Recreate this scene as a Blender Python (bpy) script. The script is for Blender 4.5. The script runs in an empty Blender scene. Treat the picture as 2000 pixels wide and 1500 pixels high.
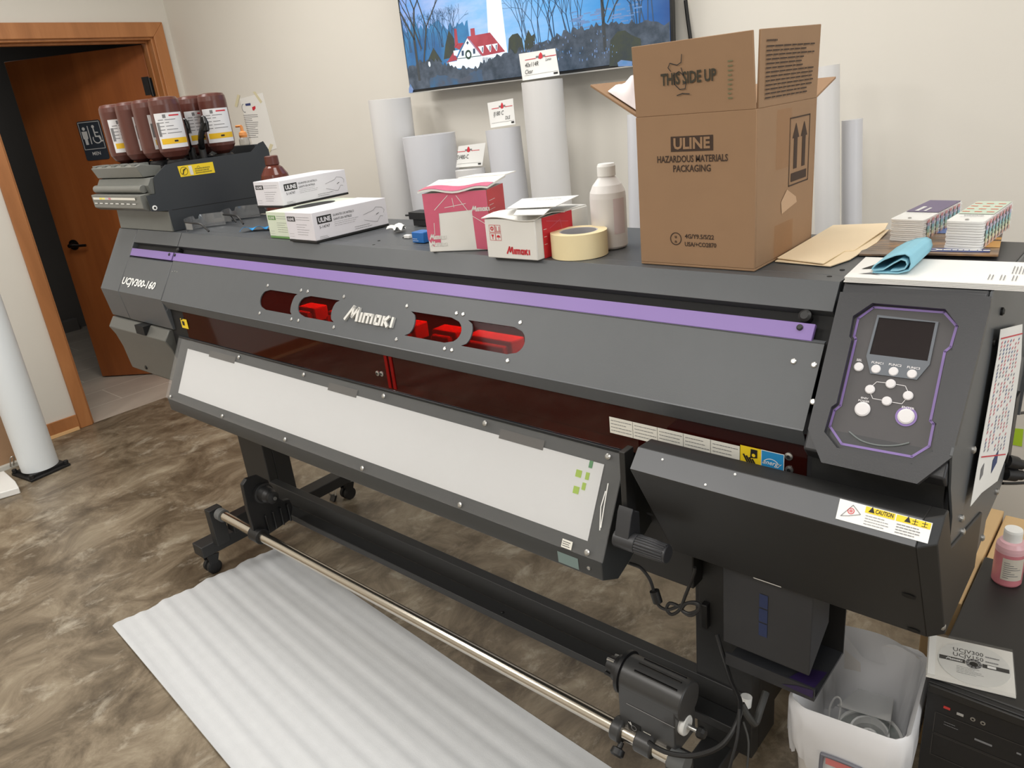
import bpy, bmesh, math, random
from mathutils import Vector as V, Matrix
random.seed(7)
R = math.radians
PI = math.pi
scn = bpy.context.scene
col = scn.collection

# ---------------------------------------------------------------- camera
EYE = V((0, 0, 1.524))
FPX = 1473.56                      # focal length in pixels of the 2000 x 1500 photograph
YAW, PITCH, ROLL = -0.750288, 0.363553, -0.106684
FW = V((math.sin(YAW)*math.cos(PITCH), math.cos(YAW)*math.cos(PITCH), -math.sin(PITCH)))
r0 = FW.cross(V((0, 0, 1))).normalized(); u0 = r0.cross(FW)
RT = r0*math.cos(ROLL) + u0*math.sin(ROLL)
UP = -r0*math.sin(ROLL) + u0*math.cos(ROLL)
cam = bpy.data.cameras.new('camera'); camo = bpy.data.objects.new('camera', cam); col.objects.link(camo)
camo.matrix_world = Matrix(((RT.x, UP.x, -FW.x, EYE.x), (RT.y, UP.y, -FW.y, EYE.y), (RT.z, UP.z, -FW.z, EYE.z), (0, 0, 0, 1)))
cam.sensor_fit = 'HORIZONTAL'; cam.sensor_width = 36; cam.lens = 36*FPX/2000; cam.clip_start = 0.02
scn.camera = camo

# ---------------------------------------------------------------- world, lamps, exposure
w = bpy.data.worlds.new('world'); scn.world = w; w.use_nodes = True
w.node_tree.nodes['Background'].inputs[0].default_value = (0.9, 0.95, 1, 1)
w.node_tree.nodes['Background'].inputs[1].default_value = 0.3
scn.view_settings.view_transform = 'Standard'; scn.view_settings.look = 'None'
scn.view_settings.gamma = 1; scn.view_settings.use_curve_mapping = False
scn.view_settings.exposure = 0.0

def area(name, loc, sx, sy, power, color=(1, 0.97, 0.93), rot=(0, 0, 0)):
    l = bpy.data.lights.new(name, 'AREA'); l.shape = 'RECTANGLE'; l.size = sx; l.size_y = sy
    l.energy = power; l.color = color
    o = bpy.data.objects.new(name, l); col.objects.link(o); o.location = loc; o.rotation_euler = rot
    return o
CEIL = 2.75
area('ceiling_panel_light', (-3.0, 1.1, CEIL-.02), 0.6, 1.2, 22)
area('ceiling_panel_light', (-1.2, 1.4, CEIL-.02), 1.2, 0.6, 18)
area('ceiling_panel_light', (0.6, 0.9, CEIL-.02), 0.6, 1.2, 14)
area('ceiling_panel_light', (-3.1, -0.7, CEIL-.02), 0.6, 1.2, 34)  # extra panel, added to brighten the door wall
area('ceiling_panel_light', (-1.6, -1.0, CEIL-.02), 0.6, 1.2, 26)
area('ceiling_panel_light', (-0.1, -1.0, CEIL-.02), 0.6, 1.2, 26)
area('window_daylight', (2.35, 0.6, 1.5), 1.2, 1.8, 24, (0.9, 0.95, 1), (0, R(90), 0))

area('restroom_fill_light', (-6.2, 1.4, 2.4), 0.3, 0.3, 2.5)  # added fill, the restroom itself is unlit

# ---------------------------------------------------------------- pixels to points
def ray(q): return FW*FPX + RT*(q[0]-1000) - UP*(q[1]-750)
def atx(q, X): d = ray(q); return EYE + d*((X-EYE.x)/d.x)
def aty(q, Y): d = ray(q); return EYE + d*((Y-EYE.y)/d.y)
def atz(q, Z): d = ray(q); return EYE + d*((Z-EYE.z)/d.z)

class Fr:
    """a flat frame: origin o, unit axes u and v, normal n"""
    def __init__(s, o, u, v):
        s.o = V(o); s.u = V(u).normalized(); s.v = V(v); s.v = (s.v - s.u*s.v.dot(s.u)).normalized(); s.n = s.u.cross(s.v)
    def p(s, a, b, h=0.0): return s.o + s.u*a + s.v*b + s.n*h
    def px(s, q):
        d = ray(q); P = EYE + d*((s.o-EYE).dot(s.n)/d.dot(s.n)) - s.o
        return (P.dot(s.u), P.dot(s.v))
    def move(s, a, b, h=0.0, ang=0.0):
        c, n = math.cos(ang), math.sin(ang)
        return Fr(s.p(a, b, h), s.u*c + s.v*n, s.v*c - s.u*n)

# ---------------------------------------------------------------- materials
def lin(c): return tuple((x/255/12.92 if x/255 <= .04045 else ((x/255+.055)/1.055)**2.4) for x in c)
MATS = {}
def mat(name, rgb, rough=.5, metal=0.0, spec=.5, grain=0.0, gscale=60, bump=0.0, bscale=200, vary=0.0, emit=0.0, coat=0.0):
    if name in MATS: return MATS[name]
    m = bpy.data.materials.new(name); m.use_nodes = True; nt = m.node_tree; b = nt.nodes['Principled BSDF']
    c = (*lin(rgb), 1)
    b.inputs['Base Color'].default_value = c; b.inputs['Roughness'].default_value = rough
    b.inputs['Metallic'].default_value = metal; b.inputs['Specular IOR Level'].default_value = spec
    b.inputs['Coat Weight'].default_value = coat
    if emit:
        b.inputs['Emission Color'].default_value = c; b.inputs['Emission Strength'].default_value = emit
    if grain or bump:
        tc = nt.nodes.new('ShaderNodeTexCoord')
    if grain:
        n = nt.nodes.new('ShaderNodeTexNoise'); n.inputs['Scale'].default_value = gscale; n.inputs['Detail'].default_value = 4
        nt.links.new(tc.outputs['Object'], n.inputs['Vector'])
        mx = nt.nodes.new('ShaderNodeMix'); mx.data_type = 'RGBA'
        mx.inputs['A'].default_value = (*[x*(1-grain) for x in c[:3]], 1); mx.inputs['B'].default_value = (*[min(1, x*(1+grain)) for x in c[:3]], 1)
        nt.links.new(n.outputs['Fac'], mx.inputs['Factor']); nt.links.new(mx.outputs['Result'], b.inputs['Base Color'])
    if bump:
        n = nt.nodes.new('ShaderNodeTexNoise'); n.inputs['Scale'].default_value = bscale; n.inputs['Detail'].default_value = 3
        nt.links.new(tc.outputs['Object'], n.inputs['Vector'])
        bp = nt.nodes.new('ShaderNodeBump'); bp.inputs['Strength'].default_value = bump; bp.inputs['Distance'].default_value = .002
        nt.links.new(n.outputs['Fac'], bp.inputs['Height']); nt.links.new(bp.outputs['Normal'], b.inputs['Normal'])
    MATS[name] = m
    return m

def clear_mat(name, tint, gloss=.06, rough=.05, film=0.0, film_rgb=(230, 230, 230)):
    """thin clear plastic: tinted straight-through light, a little gloss, and a scattering film"""
    if name in MATS: return MATS[name]
    m = bpy.data.materials.new(name); m.use_nodes = True; nt = m.node_tree; nt.nodes.remove(nt.nodes['Principled BSDF'])
    out = nt.nodes['Material Output']
    t = nt.nodes.new('ShaderNodeBsdfTransparent'); t.inputs[0].default_value = (*lin(tint), 1)
    g = nt.nodes.new('ShaderNodeBsdfGlossy'); g.inputs['Roughness'].default_value = rough
    d = nt.nodes.new('ShaderNodeBsdfDiffuse'); d.inputs[0].default_value = (*lin(film_rgb), 1)
    m1 = nt.nodes.new('ShaderNodeMixShader'); m1.inputs[0].default_value = film
    nt.links.new(t.outputs[0], m1.inputs[1]); nt.links.new(d.outputs[0], m1.inputs[2])
    lw = nt.nodes.new('ShaderNodeLayerWeight'); lw.inputs[0].default_value = gloss*2.5
    mp = nt.nodes.new('ShaderNodeMath'); mp.operation = 'MULTIPLY_ADD'; mp.inputs[1].default_value = .7; mp.inputs[2].default_value = gloss*.5
    nt.links.new(lw.outputs['Fresnel'], mp.inputs[0])
    m2 = nt.nodes.new('ShaderNodeMixShader'); nt.links.new(mp.outputs[0], m2.inputs[0])
    nt.links.new(m1.outputs[0], m2.inputs[1]); nt.links.new(g.outputs[0], m2.inputs[2])
    nt.links.new(m2.outputs[0], out.inputs['Surface'])
    MATS[name] = m
    return m

def ramp_mat(name, stops, scale, rough, vec_scale=(1, 1, 1), detail=8, distort=1.0, bump=.05, spec=.5, second=None, rgh=.62):
    m = bpy.data.materials.new(name); m.use_nodes = True; nt = m.node_tree; b = nt.nodes['Principled BSDF']
    tc = nt.nodes.new('ShaderNodeTexCoord'); mp = nt.nodes.new('ShaderNodeMapping'); mp.inputs['Scale'].default_value = vec_scale
    nt.links.new(tc.outputs['Object'], mp.inputs['Vector'])
    n = nt.nodes.new('ShaderNodeTexNoise'); n.inputs['Scale'].default_value = scale; n.inputs['Detail'].default_value = detail
    n.inputs['Roughness'].default_value = rgh; n.inputs['Distortion'].default_value = distort
    nt.links.new(mp.outputs[0], n.inputs['Vector'])
    cr = nt.nodes.new('ShaderNodeValToRGB'); e = cr.color_ramp.elements
    e[0].position, e[0].color = stops[0][0], (*lin(stops[0][1]), 1)
    e[1].position, e[1].color = stops[-1][0], (*lin(stops[-1][1]), 1)
    for p, c in stops[1:-1]:
        k = e.new(p); k.color = (*lin(c), 1)
    nt.links.new(n.outputs['Fac'], cr.inputs[0])
    res = cr.outputs[0]
    if second:
        sc2, lo, hi, c2, amt = second
        n2 = nt.nodes.new('ShaderNodeTexNoise'); n2.inputs['Scale'].default_value = sc2; n2.inputs['Detail'].default_value = 9
        n2.inputs['Roughness'].default_value = .7; n2.inputs['Distortion'].default_value = .45
        nt.links.new(mp.outputs[0], n2.inputs['Vector'])
        mr = nt.nodes.new('ShaderNodeMapRange'); mr.inputs[1].default_value = lo; mr.inputs[2].default_value = hi; mr.inputs[4].default_value = amt
        nt.links.new(n2.outputs['Fac'], mr.inputs[0])
        mx = nt.nodes.new('ShaderNodeMix'); mx.data_type = 'RGBA'; mx.inputs['B'].default_value = (*lin(c2), 1)
        nt.links.new(mr.outputs[0], mx.inputs['Factor']); nt.links.new(res, mx.inputs['A']); res = mx.outputs['Result']
    nt.links.new(res, b.inputs['Base Color'])
    b.inputs['Roughness'].default_value = rough; b.inputs['Specular IOR Level'].default_value = spec
    if bump:
        bp = nt.nodes.new('ShaderNodeBump'); bp.inputs['Strength'].default_value = bump; bp.inputs['Distance'].default_value = .002
        nt.links.new(n.outputs['Fac'], bp.inputs['Height']); nt.links.new(bp.outputs['Normal'], b.inputs['Normal'])
    MATS[name] = m
    return m

# ---------------------------------------------------------------- mesh building
ORG = {}
def text_mesh(s, bold=0.0, shear=0.0, cache={}):
    k = (s, bold, shear)
    if k not in cache:
        c = bpy.data.curves.new('t', 'FONT'); c.body = s; c.size = 1; c.resolution_u = 2; c.shear = shear; c.offset = bold
        o = bpy.data.objects.new('t', c); me = o.to_mesh()
        vs = [(v.co.x, v.co.y) for v in me.vertices]; fs = [tuple(p.vertices) for p in me.polygons]
        o.to_mesh_clear(); bpy.data.objects.remove(o); bpy.data.curves.remove(c)
        cache[k] = (vs, fs)
    return cache[k]

def fill_mesh(loops):
    c = bpy.data.curves.new('f', 'CURVE'); c.dimensions = '2D'; c.fill_mode = 'BOTH'
    for L in loops:
        sp = c.splines.new('POLY'); sp.points.add(len(L)-1); sp.use_cyclic_u = True
        for i, (a, b) in enumerate(L): sp.points[i].co = (a, b, 0, 1)
    o = bpy.data.objects.new('f', c); me = o.to_mesh()
    vs = [(v.co.x, v.co.y) for v in me.vertices]; fs = [tuple(p.vertices) for p in me.polygons]
    o.to_mesh_clear(); bpy.data.objects.remove(o); bpy.data.curves.remove(c)
    return vs, fs

class MB:
    def __init__(s): s.v = []; s.f = []; s.m = []; s.mats = []; s.cuts = [0]
    def cut(s):
        """what follows is a piece of its own: build() makes one object per piece"""
        if len(s.f) > s.cuts[-1]: s.cuts.append(len(s.f))
        return s
    def mi(s, m):
        if m not in s.mats: s.mats.append(m)
        return s.mats.index(m)
    def add(s, vs, fs, m):
        k = len(s.v); s.v += [V(x) for x in vs]; i = s.mi(m)
        for f in fs: s.f.append(tuple(k+j for j in f)); s.m.append(i)
        return s
    def poly(s, pts, m): return s.add(pts, [tuple(range(len(pts)))], m)
    def prism(s, pts, vec, m):
        n = len(pts); vec = V(vec); pts = [V(p) for p in pts]
        fs = [tuple(range(n))[::-1], tuple(range(n, 2*n))] + [(i, (i+1) % n, n+(i+1) % n, n+i) for i in range(n)]
        return s.add(pts + [p+vec for p in pts], fs, m)
    def box(s, lo, hi, m):
        x0, y0, z0 = lo; x1, y1, z1 = hi
        return s.prism([(x0, y0, z0), (x1, y0, z0), (x1, y1, z0), (x0, y1, z0)], (0, 0, z1-z0), m)
    def fbox(s, fr, a0, b0, a1, b1, h0, h1, m):
        return s.prism([fr.p(a0, b0, h0), fr.p(a1, b0, h0), fr.p(a1, b1, h0), fr.p(a0, b1, h0)], fr.n*(h1-h0), m)
    def yz(s, prof, x0, x1, m): return s.prism([(x0, y, z) for y, z in prof], (x1-x0, 0, 0), m)
    def shell(s, prof, t, x0, x1, m):
        """a sheet-metal strip: the open profile (y, z) thickened by t to its left side, from x0 to x1"""
        off = []
        for i, (y, z) in enumerate(prof):
            d = V((0, 0))
            for a, b in ((i-1, i), (i, i+1)):
                if a >= 0 and b < len(prof):
                    e = V((prof[b][0]-prof[a][0], prof[b][1]-prof[a][1])).normalized(); d += V((-e.y, e.x))
            d.normalize(); off.append((y+d.x*t, z+d.y*t))
        for i in range(len(prof)-1):
            s.yz([prof[i], prof[i+1], off[i+1], off[i]], x0, x1, m)
        return s
    def tube(s, p0, p1, r0, m, r1=None, n=20, cap=True):
        p0, p1 = V(p0), V(p1); r1 = r0 if r1 is None else r1
        d = (p1-p0).normalized(); a = d.orthogonal().normalized(); b = d.cross(a)
        c = [(math.cos(2*PI*i/n), math.sin(2*PI*i/n)) for i in range(n)]
        vs = [p0+(a*x+b*y)*r0 for x, y in c] + [p1+(a*x+b*y)*r1 for x, y in c]
        fs = [(i, (i+1) % n, n+(i+1) % n, n+i) for i in range(n)]
        if cap: fs += [tuple(range(n))[::-1], tuple(range(n, 2*n))]
        return s.add(vs, fs, m)
    def lathe(s, prof, o, m, ax=(0, 0, 1), n=28, sx=1.0, sy=1.0, ref=None, ms=None):
        """prof: list of (radius, height) along the axis; ms: material per band"""
        o = V(o); d = V(ax).normalized(); a = V(ref) if ref else d.orthogonal(); a = (a-d*a.dot(d)).normalized(); b = d.cross(a)
        vs = []
        for r, h in prof:
            for i in range(n):
                t = 2*PI*i/n; vs.append(o + d*h + a*(math.cos(t)*r*sx) + b*(math.sin(t)*r*sy))
        for j in range(len(prof)-1):
            k = j*n
            s.add(vs[k:k+2*n], [(i, (i+1) % n, n+(i+1) % n, n+i) for i in range(n)], ms[j] if ms else m)
        if prof[0][0] > 1e-5: s.add(vs[:n], [tuple(range(n))[::-1]], ms[0] if ms else m)
        if prof[-1][0] > 1e-5: s.add(vs[-n:], [tuple(range(n))], ms[-1] if ms else m)
        return s
    def path(s, pts, r, m, n=8, sub=6):
        """a round cord through the points, smoothed"""
        P = [V(p) for p in pts]
        if sub > 1 and len(P) > 2:
            Q = []
            for i in range(len(P)-1):
                a, b, c, d = P[max(i-1, 0)], P[i], P[i+1], P[min(i+2, len(P)-1)]
                for k in range(sub):
                    t = k/sub
                    Q.append(.5*((2*b)+(c-a)*t+(2*a-5*b+4*c-d)*t*t+(3*b-a-3*c+d)*t**3))
            P = Q+[P[-1]]
        vs = []; up = None
        for i, p in enumerate(P):
            d = (P[min(i+1, len(P)-1)]-P[max(i-1, 0)]).normalized()
            if up is None: up = d.orthogonal().normalized()
            up = (up-d*up.dot(d)).normalized(); b = d.cross(up)
            vs += [p+(up*math.cos(2*PI*k/n)+b*math.sin(2*PI*k/n))*r for k in range(n)]
        fs = [(i*n+k, i*n+(k+1) % n, (i+1)*n+(k+1) % n, (i+1)*n+k) for i in range(len(P)-1) for k in range(n)]
        fs += [tuple(range(n))[::-1], tuple(range(len(vs)-n, len(vs)))]
        return s.add(vs, fs, m)
    def grid(s, fn, nu, nv, m, thick=None):
        """surface from fn(i/nu, j/nv); thick = vector that gives it a second skin and a rim"""
        vs = [V(fn(i/nu, j/nv)) for j in range(nv+1) for i in range(nu+1)]; W = nu+1
        fs = [(j*W+i, j*W+i+1, (j+1)*W+i+1, (j+1)*W+i) for j in range(nv) for i in range(nu)]
        if thick:
            k = len(vs); t = V(thick); vs += [p-t for p in vs]; fs += [tuple(k+i for i in f[::-1]) for f in fs]
            rim = [i for i in range(W)] + [j*W+nu for j in range(1, nv+1)] + [nv*W+i for i in range(nu-1, -1, -1)] + [j*W for j in range(nv-1, 0, -1)]
            fs += [(rim[(i+1) % len(rim)], rim[i], k+rim[i], k+rim[(i+1) % len(rim)]) for i in range(len(rim))]
        return s.add(vs, fs, m)
    # ---- flat marks on a frame
    def dpoly(s, fr, pts, m, h=.0006): return s.poly([fr.p(a, b, h) for a, b in pts], m)
    def drect(s, fr, a0, b0, a1, b1, m, h=.0006): return s.dpoly(fr, [(a0, b0), (a1, b0), (a1, b1), (a0, b1)], m, h)
    def dline(s, fr, pts, wd, m, h=.0008, closed=False):
        n = len(pts)
        for i in range(n if closed else n-1):
            a, b = V((*pts[i], 0)), V((*pts[(i+1) % n], 0)); d = (b-a)
            if d.length < 1e-7: continue
            d.normalize(); q = V((-d.y, d.x, 0))*wd/2; e = d*wd*.35
            s.poly([fr.p(*(x.xy), h) for x in (a-e-q, b+e-q, b+e+q, a-e+q)], m)
        return s
    def dellipse(s, fr, a, b, ra, rb, m, h=.0006, n=24): return s.dpoly(fr, [(a+ra*math.cos(2*PI*i/n), b+rb*math.sin(2*PI*i/n)) for i in range(n)], m, h)
    def dring(s, fr, a, b, r1, r2, m, h=.0006, n=28, t0=0.0, t1=2*PI):
        vs = []
        for i in range(n+1):
            t = t0+(t1-t0)*i/n
            vs += [fr.p(a+r*math.cos(t), b+r*math.sin(t), h) for r in (r1, r2)]
        return s.add(vs, [(2*i, 2*i+1, 2*i+3, 2*i+2) for i in range(n)], m)
    def text(s, fr, a, b, txt, size, m, h=.0008, bold=0.0, shear=0.0, sx=1.0, center=False, width=None):
        vs, fs = text_mesh(txt, bold, shear)
        if not vs: return s
        x0 = min(v[0] for v in vs); x1 = max(v[0] for v in vs)
        if width: sx = width/(size*(x1-x0))
        off = -(x0+x1)/2 if center else -x0
        return s.add([fr.p(a+(x+off)*size*sx, b+y*size, h) for x, y in vs], fs, m)
    def scribble(s, fr, a0, b0, a1, b1, rows, m, wd=.0008, fill=.85, h=.0008, rnd=None):
        """rows of print too small to read: broken thin lines"""
        rnd = rnd or random.Random(rows+int(abs(a0)*1e4))
        for i in range(rows):
            y = b1-(b1-b0)*(i+.5)/rows; x = a0; end = a0+(a1-a0)*(fill*rnd.uniform(.7, 1.12))
            while x < min(end, a1):
                L = (a1-a0)*rnd.uniform(.05, .16); s.drect(fr, x, y-wd/2, min(x+L, a1), y+wd/2, m, h); x += L+(a1-a0)*.018
        return s
    def fill(s, fr, loops, m, h=0.0, t=0.0):
        vs, fs = fill_mesh(loops); s.add([fr.p(a, b, h) for a, b in vs], fs, m)
        if t:
            s.add([fr.p(a, b, h-t) for a, b in vs], fs, m)
            for L in loops:
                n = len(L); s.add([fr.p(a, b, h) for a, b in L]+[fr.p(a, b, h-t) for a, b in L], [(i, (i+1) % n, n+(i+1) % n, n+i) for i in range(n)], m)
        return s
    def build(s, name, parent=None, bevel=0.0, seg=2, origin=None, angle=35, recalc=True):
        if len(s.cuts) > 1:
            s.cut(); o = None
            for i in range(len(s.cuts)-1):
                q = MB(); fs = s.f[s.cuts[i]:s.cuts[i+1]]; used = sorted({j for f in fs for j in f}); ix = {j: k for k, j in enumerate(used)}
                q.v = [s.v[j] for j in used]; q.f = [tuple(ix[j] for j in f) for f in fs]; q.m = s.m[s.cuts[i]:s.cuts[i+1]]; q.mats = s.mats
                o = q.build(name, parent, bevel, seg, origin, angle, recalc)
            return o
        me = bpy.data.meshes.new(name)
        if parent: org = ORG[parent.name]
        elif origin is not None: org = V(origin)
        else:
            xs = [[v[i] for v in s.v] for i in range(3)]; org = V(((min(xs[0])+max(xs[0]))/2, (min(xs[1])+max(xs[1]))/2, min(xs[2])))
        me.from_pydata([tuple(v-org) for v in s.v], [], s.f)
        for m in s.mats: me.materials.append(m)
        me.polygons.foreach_set('material_index', s.m)
        if recalc:
            bm = bmesh.new(); bm.from_mesh(me); bmesh.ops.recalc_face_normals(bm, faces=bm.faces); bm.to_mesh(me); bm.free()
        me.polygons.foreach_set('use_smooth', [True]*len(me.polygons)); me.set_sharp_from_angle(angle=R(angle)); me.update()
        o = bpy.data.objects.new(name, me); col.objects.link(o)
        if parent: o.parent = parent
        else: o.location = org
        ORG[o.name] = org
        if bevel:
            b = o.modifiers.new('bevel', 'BEVEL'); b.width = bevel; b.segments = seg; b.limit_method = 'ANGLE'; b.angle_limit = R(40)
            b.use_clamp_overlap = True
        return o

def tag(o, label, cat, group=None):
    o['label'] = label; o['category'] = cat
    if group: o['group'] = group
    return o
def thing(name, loc, label, cat, group=None):
    o = bpy.data.objects.new(name, None); col.objects.link(o); o.location = loc; o.empty_display_size = .05
    ORG[o.name] = V(loc)
    return tag(o, label, cat, group)
def struct(o): o['kind'] = 'structure'; return o
def named(o, label): o['label'] = label; return o

# ---------------------------------------------------------------- common materials
M_wall = mat('wall_paint', (224, 220, 211), .7, bump=.06, bscale=90, grain=.015, gscale=5)
M_ceil = mat('ceiling_tile', (235, 233, 228), .9, bump=.1, bscale=60)
M_body = mat('charcoal_shell', (80, 83, 86), .42, grain=.05, gscale=25, bump=.05, bscale=500)
M_body2 = mat('dark_shell', (52, 53, 56), .4, grain=.06, gscale=20, bump=.05, bscale=500)
M_black = mat('black_plastic', (26, 26, 27), .45)
M_blk2 = mat('black_steel', (38, 38, 38), .5, grain=.08, gscale=30)
M_deep = mat('deep_black', (10, 10, 11), .7)
M_purple = mat('purple_stripe', (132, 108, 172), .4)
M_screw = mat('screw_steel', (190, 190, 188), .3, .9)
M_white = mat('white_plastic', (235, 235, 232), .45)
M_paper = mat('white_paper', (238, 237, 233), .75, grain=.02, gscale=12)
M_ink = mat('print_black', (25, 25, 26), .6)
M_inkg = mat('print_grey', (120, 120, 122), .7)
M_red = mat('print_red', (205, 45, 60), .6)
M_rubber = mat('black_rubber', (22, 22, 23), .6)
M_steel = mat('pipe_steel', (205, 198, 186), .22, 1.0)
M_wood = ramp_mat('stained_wood', [(.3, (160, 104, 60)), (.55, (180, 120, 72)), (.75, (194, 134, 84))], 3.0, .45, (3, 3, .35), 6, .6, .02)
M_door = ramp_mat('door_veneer', [(.3, (140, 78, 38)), (.55, (160, 92, 46)), (.75, (174, 104, 56))], 2.2, .4, (3, 3, .3), 6, .6, .01)
M_card = mat('kraft_board', (150, 119, 90), .8, grain=.06, gscale=18, bump=.05, bscale=150)
M_yellow = mat('label_yellow', (240, 208, 40), .5)
M_lime = mat('lime_tape', (176, 212, 50), .6)
# ================================================================ the room
XW, YW = -4.577, 2.36             # door wall and back wall
M_floor = ramp_mat('vinyl_floor', [(.32, (72, 61, 47)), (.44, (102, 90, 73)), (.53, (126, 113, 94)), (.62, (145, 133, 113)), (.74, (174, 163, 142))], 4.2, .36, (1.2, .85, 1), 14, .7, .03,
                   second=(8.5, .55, .75, (192, 184, 166), .75), rgh=.72)
M_tile = None
def tile_mat():
    m = ramp_mat('restroom_tile', [(.3, (186, 176, 164)), (.7, (214, 204, 190))], 3, .35, (1, .4, 1), 6, .5, .0)
    nt = m.node_tree; b = nt.nodes['Principled BSDF']; src = b.inputs['Base Color'].links[0].from_socket
    tc = nt.nodes.new('ShaderNodeTexCoord'); br = nt.nodes.new('ShaderNodeTexBrick'); br.inputs['Scale'].default_value = 1
    br.inputs['Brick Width'].default_value = .61; br.inputs['Row Height'].default_value = .305; br.inputs['Mortar Size'].default_value = .004
    br.inputs['Mortar'].default_value = (*lin((232, 226, 214)), 1)
    mp = nt.nodes.new('ShaderNodeMapping'); mp.inputs['Rotation'].default_value = (0, 0, R(90)); mp.inputs['Location'].default_value = (.12, .19, 0)
    nt.links.new(tc.outputs['Object'], mp.inputs['Vector']); nt.links.new(mp.outputs[0], br.inputs['Vector'])
    nt.links.new(src, br.inputs['Color1']); nt.links.new(src, br.inputs['Color2'])
    nt.links.new(br.outputs['Color'], b.inputs['Base Color'])
    return m
M_tile = tile_mat()
XE, YS = 2.4, -2.6                # far right wall, wall behind the camera
struct(MB().box((XW, YS, -.05), (XE, YW, 0), M_floor).build('floor'))
struct(MB().box((XW, YS, CEIL), (XE, YW, CEIL+.05), M_ceil).build('ceiling'))
struct(MB().box((XW-.12, YW, -.05), (XE+.1, YW+.1, CEIL+.05), M_wall).build('wall_back'))
struct(MB().box((XW, YS-.1, -.05), (XE+.1, YS, CEIL+.05), M_wall).build('wall_front'))
mb = MB()                         # right wall with a window opening the daylight comes through
mb.box((XE, YS, -.05), (XE+.1, -.1, CEIL+.05), M_wall).box((XE, 1.3, -.05), (XE+.1, YW, CEIL+.05), M_wall)
mb.box((XE, -.1, -.05), (XE+.1, 1.3, .55), M_wall).box((XE, -.1, 2.45), (XE+.1, 1.3, CEIL+.05), M_wall)
struct(mb.build('wall_right'))
OY0, OY1, OZ = 1.342, 2.235, 2.02    # door opening between the jamb boards
WT = .13                          # thickness of the door wall
mb = MB().box((XW-WT, YS-.1, -.05), (XW, OY0-.02, CEIL+.05), M_wall).box((XW-WT, OY1+.02, -.05), (XW, YW, CEIL+.05), M_wall)
mb.box((XW-WT, OY0-.02, OZ+.02), (XW, OY1+.02, CEIL+.05), M_wall)
struct(mb.build('wall_left'))
# casing and jamb boards
CW = .068
mb = MB()
for x0, x1 in ((XW, XW+.018), (XW-WT-.018, XW-WT)):
    mb.prism([(x0, OY0-CW-.012, 0), (x0, OY0-.012, 0), (x0, OY0-.012, OZ+.012), (x0, OY0-CW-.012, OZ+CW+.02)], (x1-x0, 0, 0), M_wood)
    mb.prism([(x0, OY1+CW+.012, 0), (x0, OY1+.012, 0), (x0, OY1+.012, OZ+.012), (x0, OY1+CW+.012, OZ+CW+.02)], (x1-x0, 0, 0), M_wood)
    mb.prism([(x0, OY0-.012, OZ+.012), (x0, OY1+.012, OZ+.012), (x0, OY1+CW+.012, OZ+CW+.02), (x0, OY0-CW-.012, OZ+CW+.02)], (x1-x0, 0, 0), M_wood)
mb.box((XW-WT, OY0-.02, 0), (XW, OY0, OZ+.02), M_wood).box((XW-WT, OY1, 0), (XW, OY1+.02, OZ+.02), M_wood).box((XW-WT, OY0, OZ), (XW, OY1, OZ+.02), M_wood)
mb.box((XW-.085, OY0, 0), (XW-.05, OY0+.012, OZ), M_wood).box((XW-.085, OY1-.012, 0), (XW-.05, OY1, OZ), M_wood).box((XW-.085, OY0+.012, OZ-.012), (XW-.05, OY1-.012, OZ), M_wood)
struct(mb.build('trim_1', bevel=.003))
mb = MB().box((XW, YS, 0), (XW+.014, OY0-CW-.012, .085), M_wood)
mb.prism([(XW+.014, YS, 0), (XW+.03, YS, 0), (XW+.024, YS, .014), (XW+.014, YS, .018)], (0, OY0-CW-.02-YS, 0), mat('raw_wood', (206, 164, 112), .6))
struct(mb.build('baseboard_left', bevel=.002))
# restroom beyond
struct(MB().box((-7.2, -.2, -.05), (XW, 3.2, -.001), M_tile).build('floor_restroom'))
M_wall2 = mat('restroom_dim_grey', (128, 126, 124), .7)  # grey tone carries some of the unlit room's darkness
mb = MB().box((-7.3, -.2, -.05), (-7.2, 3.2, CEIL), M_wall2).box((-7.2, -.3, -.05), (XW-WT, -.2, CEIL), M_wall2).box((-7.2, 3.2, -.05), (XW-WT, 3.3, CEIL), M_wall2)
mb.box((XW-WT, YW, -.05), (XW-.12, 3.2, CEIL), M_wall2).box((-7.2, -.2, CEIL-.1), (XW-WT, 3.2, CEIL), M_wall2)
struct(mb.build('wall_restroom'))
# the open door: hinged on the far jamb, swung into the restroom
hx, hy = XW-WT+.005, OY1-.004
fe = atz((200, 735), .008); dd = V((fe.x-hx, fe.y-hy, 0)); DL = dd.length; dd.normalize()
FD = Fr((hx, hy, .008), dd, (0, 0, 1))     # normal points to the main room or away
if FD.n.y > 0: sgn = -1
else: sgn = 1
door = struct(MB().prism([FD.p(0, 0), FD.p(DL, 0), FD.p(DL, 2.0), FD.p(0, 2.0)], FD.n*(-.042*sgn), M_door).build('door_1', bevel=.002))
FDm = Fr(FD.p(DL, 0), -dd, (0, 0, 1)) if sgn < 0 else FD          # face seen from the main room, reading left to right
M_bronze = mat('dark_bronze', (38, 32, 28), .3, .8)
a, b = FDm.px((145, 478))
mb = MB().lathe([(.033, 0), (.033, .006), (.016, .012), (.011, .03), (.012, .05)], FDm.p(a, b), M_bronze, FDm.n)
mb.path([FDm.p(a, b, .046), FDm.p(a+.03, b+.001, .05), FDm.p(a+.07, b-.002, .048), FDm.p(a+.11, b-.004, .04)], .0085, M_bronze, n=10)
mb.build('door_handle', door)
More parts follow.
